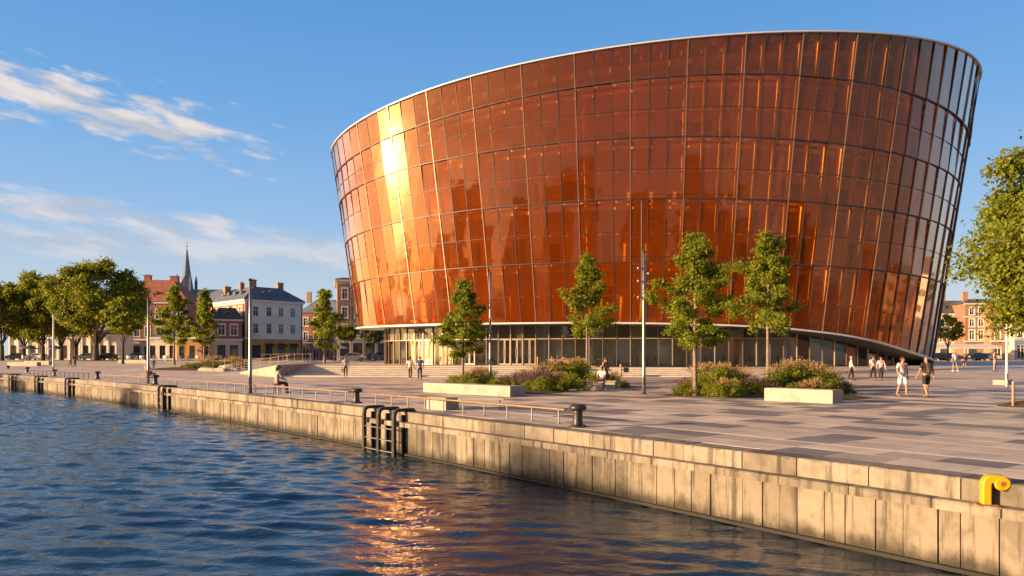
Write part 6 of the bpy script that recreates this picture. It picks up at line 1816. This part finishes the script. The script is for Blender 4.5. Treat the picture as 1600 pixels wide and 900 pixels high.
def make_bike(label, loc, rz, group):
    t = thing('bicycle', label, 'bicycle', loc, rz, group)
    for x in (-.52, .52):
        mb = MB(); mb.tube([(x + .33 * math.cos(a), 0, .34 + .33 * math.sin(a)) for a in [2 * math.pi * k / 18 for k in range(19)]], .022, 6, cap=False)
        w = mb.build('wheel', TYRE, t, world=False)
        mb = MB()
        for k in range(6): a = math.pi * k / 6; mb.tube([(x + .32 * math.cos(a), 0, .34 + .32 * math.sin(a)), (x - .32 * math.cos(a), 0, .34 - .32 * math.sin(a))], .004, 4)
        mb.build('spokes', HUB, w, world=False)
    mb = MB(); B, H_, S_ = (0, 0, .32), (.36, 0, .82), (-.16, 0, .84)
    for a, b in ((B, H_), (H_, S_), (B, S_), (S_, (-.52, 0, .34)), (B, (-.52, 0, .34)), ((.34, 0, .9), (.52, 0, .34))): mb.tube([a, b], .02, 6)
    mb.build('frame', paint['dark'], t, world=False)
    mb = MB(); mb.tube([(.30, -.28, 1.0), (.36, -.1, 1.02), (.36, .1, 1.02), (.30, .28, 1.0)], .016, 6); mb.tube([(.34, 0, .9), (.36, 0, 1.02)], .018, 6); mb.build('handlebar', HUB, t, world=False)
    mb = MB(); mb.cbox((-.2, 0, .93), (.26, .16, .06), .02); mb.tube([S_, (-.19, 0, .92)], .016, 6); mb.build('saddle', TYRE, t, world=False)
    return t
bk = None; rr_ = random.Random(3)
for i, px in enumerate((484, 492, 499, 562, 570, 579, 587)):
    D = 108 + (i % 3); X = at(px, D); lb = 'bicycle parked at the far street, %s from left of the bicycles' % ordn(i)
    if bk is None: bk = make_bike(lb, (X, D, gz(X, D)), .3, 'parked bicycles')
    else: dup(bk, (X, D, gz(X, D)), .3 + rr_.uniform(-.5, .5), None, lb)
def make_cafe(label, loc, group):
    t = thing('cafe_table', label, 'table', loc, 0, group)
    mb = MB(); mb.lathe([(.40, .72), (.40, .75)], 14); mb.build('table_top', M['pole_white'], t, world=False)
    mb = MB(); mb.lathe([(.24, 0), (.24, .02), (.03, .04), (.03, .72)], 10); mb.build('pedestal', M['steel_dark'], t, world=False)
    return t
def make_chair(label, loc, rz, group):
    t = thing('cafe_chair', label, 'chair', loc, rz, group)
    MB().cbox((0, 0, .45), (.44, .44, .05), .015).build('seat', M['pole_white'], t, world=False)
    MB().cbox((0, .21, .72), (.44, .04, .42), .012).build('backrest', M['pole_white'], t, world=False)
    for x in (-.18, .18):
        for y in (-.18, .18): MB().box((x, y, .22), (.035, .035, .44)).build('leg', M['steel'], t, world=False)
    return t
tb = ch = None; k = 0; n = 0
for i, px in enumerate((44, 76, 192, 205, 226, 246, 262, 284, 300, 312, 326)):
    D = 128 + 5 * (i % 3) + (8 if px < 100 else 0); X = at(px, D); z = gz(X, D); lb = 'round white cafe table before the shops, %s from left' % ordn(i)
    if tb is None: tb = make_cafe(lb, (X, D, z), 'cafe tables before the shops')
    else: dup(tb, (X, D, z), 0, None, lb)
    for a in (0.2, 2.3, 4.3):
        a += rr_.uniform(-.3, .3)
        loc = (X + .75 * math.cos(a), D + .75 * math.sin(a), z); lb = 'white cafe chair at the %s table from left, %s' % (ordn(i), ('facing right of it', 'behind it', 'in front of it')[n % 3]); n += 1
        if ch is None: ch = make_chair(lb, loc, a - HF, 'cafe chairs before the shops')
        else: dup(ch, loc, a - HF, None, lb)
def parasol(px, D, col, lb, w=2.6):
    X = at(px, D); z = gz(X, D); t = thing('parasol', lb, 'parasol', (X, D, z), 0, 'cafe parasols')
    MB().tube([(X, D, z), (X, D, z + 2.7)], .035, 8).build('pole', M['pole_white'], t); MB().lathe([(.3, 0), (.3, .08), (.05, .1)], 10, (X, D, z)).build('base', M['steel_dark'], t)
    mb = MB(); mb.lathe([(w / 2, 2.15), (w / 2, 2.25), (.05, 2.78)], 8, (X, D, z), 0, False); mb.build('canopy', M[col], t)
parasol(44, 136, 'plaster_blue', 'blue grey parasol among the old tree trunks far left', 3.6); parasol(88, 140, 'plaster_blue', 'blue grey parasol right of the thin pale pole', 3.4); parasol(530, 112, 'awning', 'pale parasol before the brown brick house', 2.4)
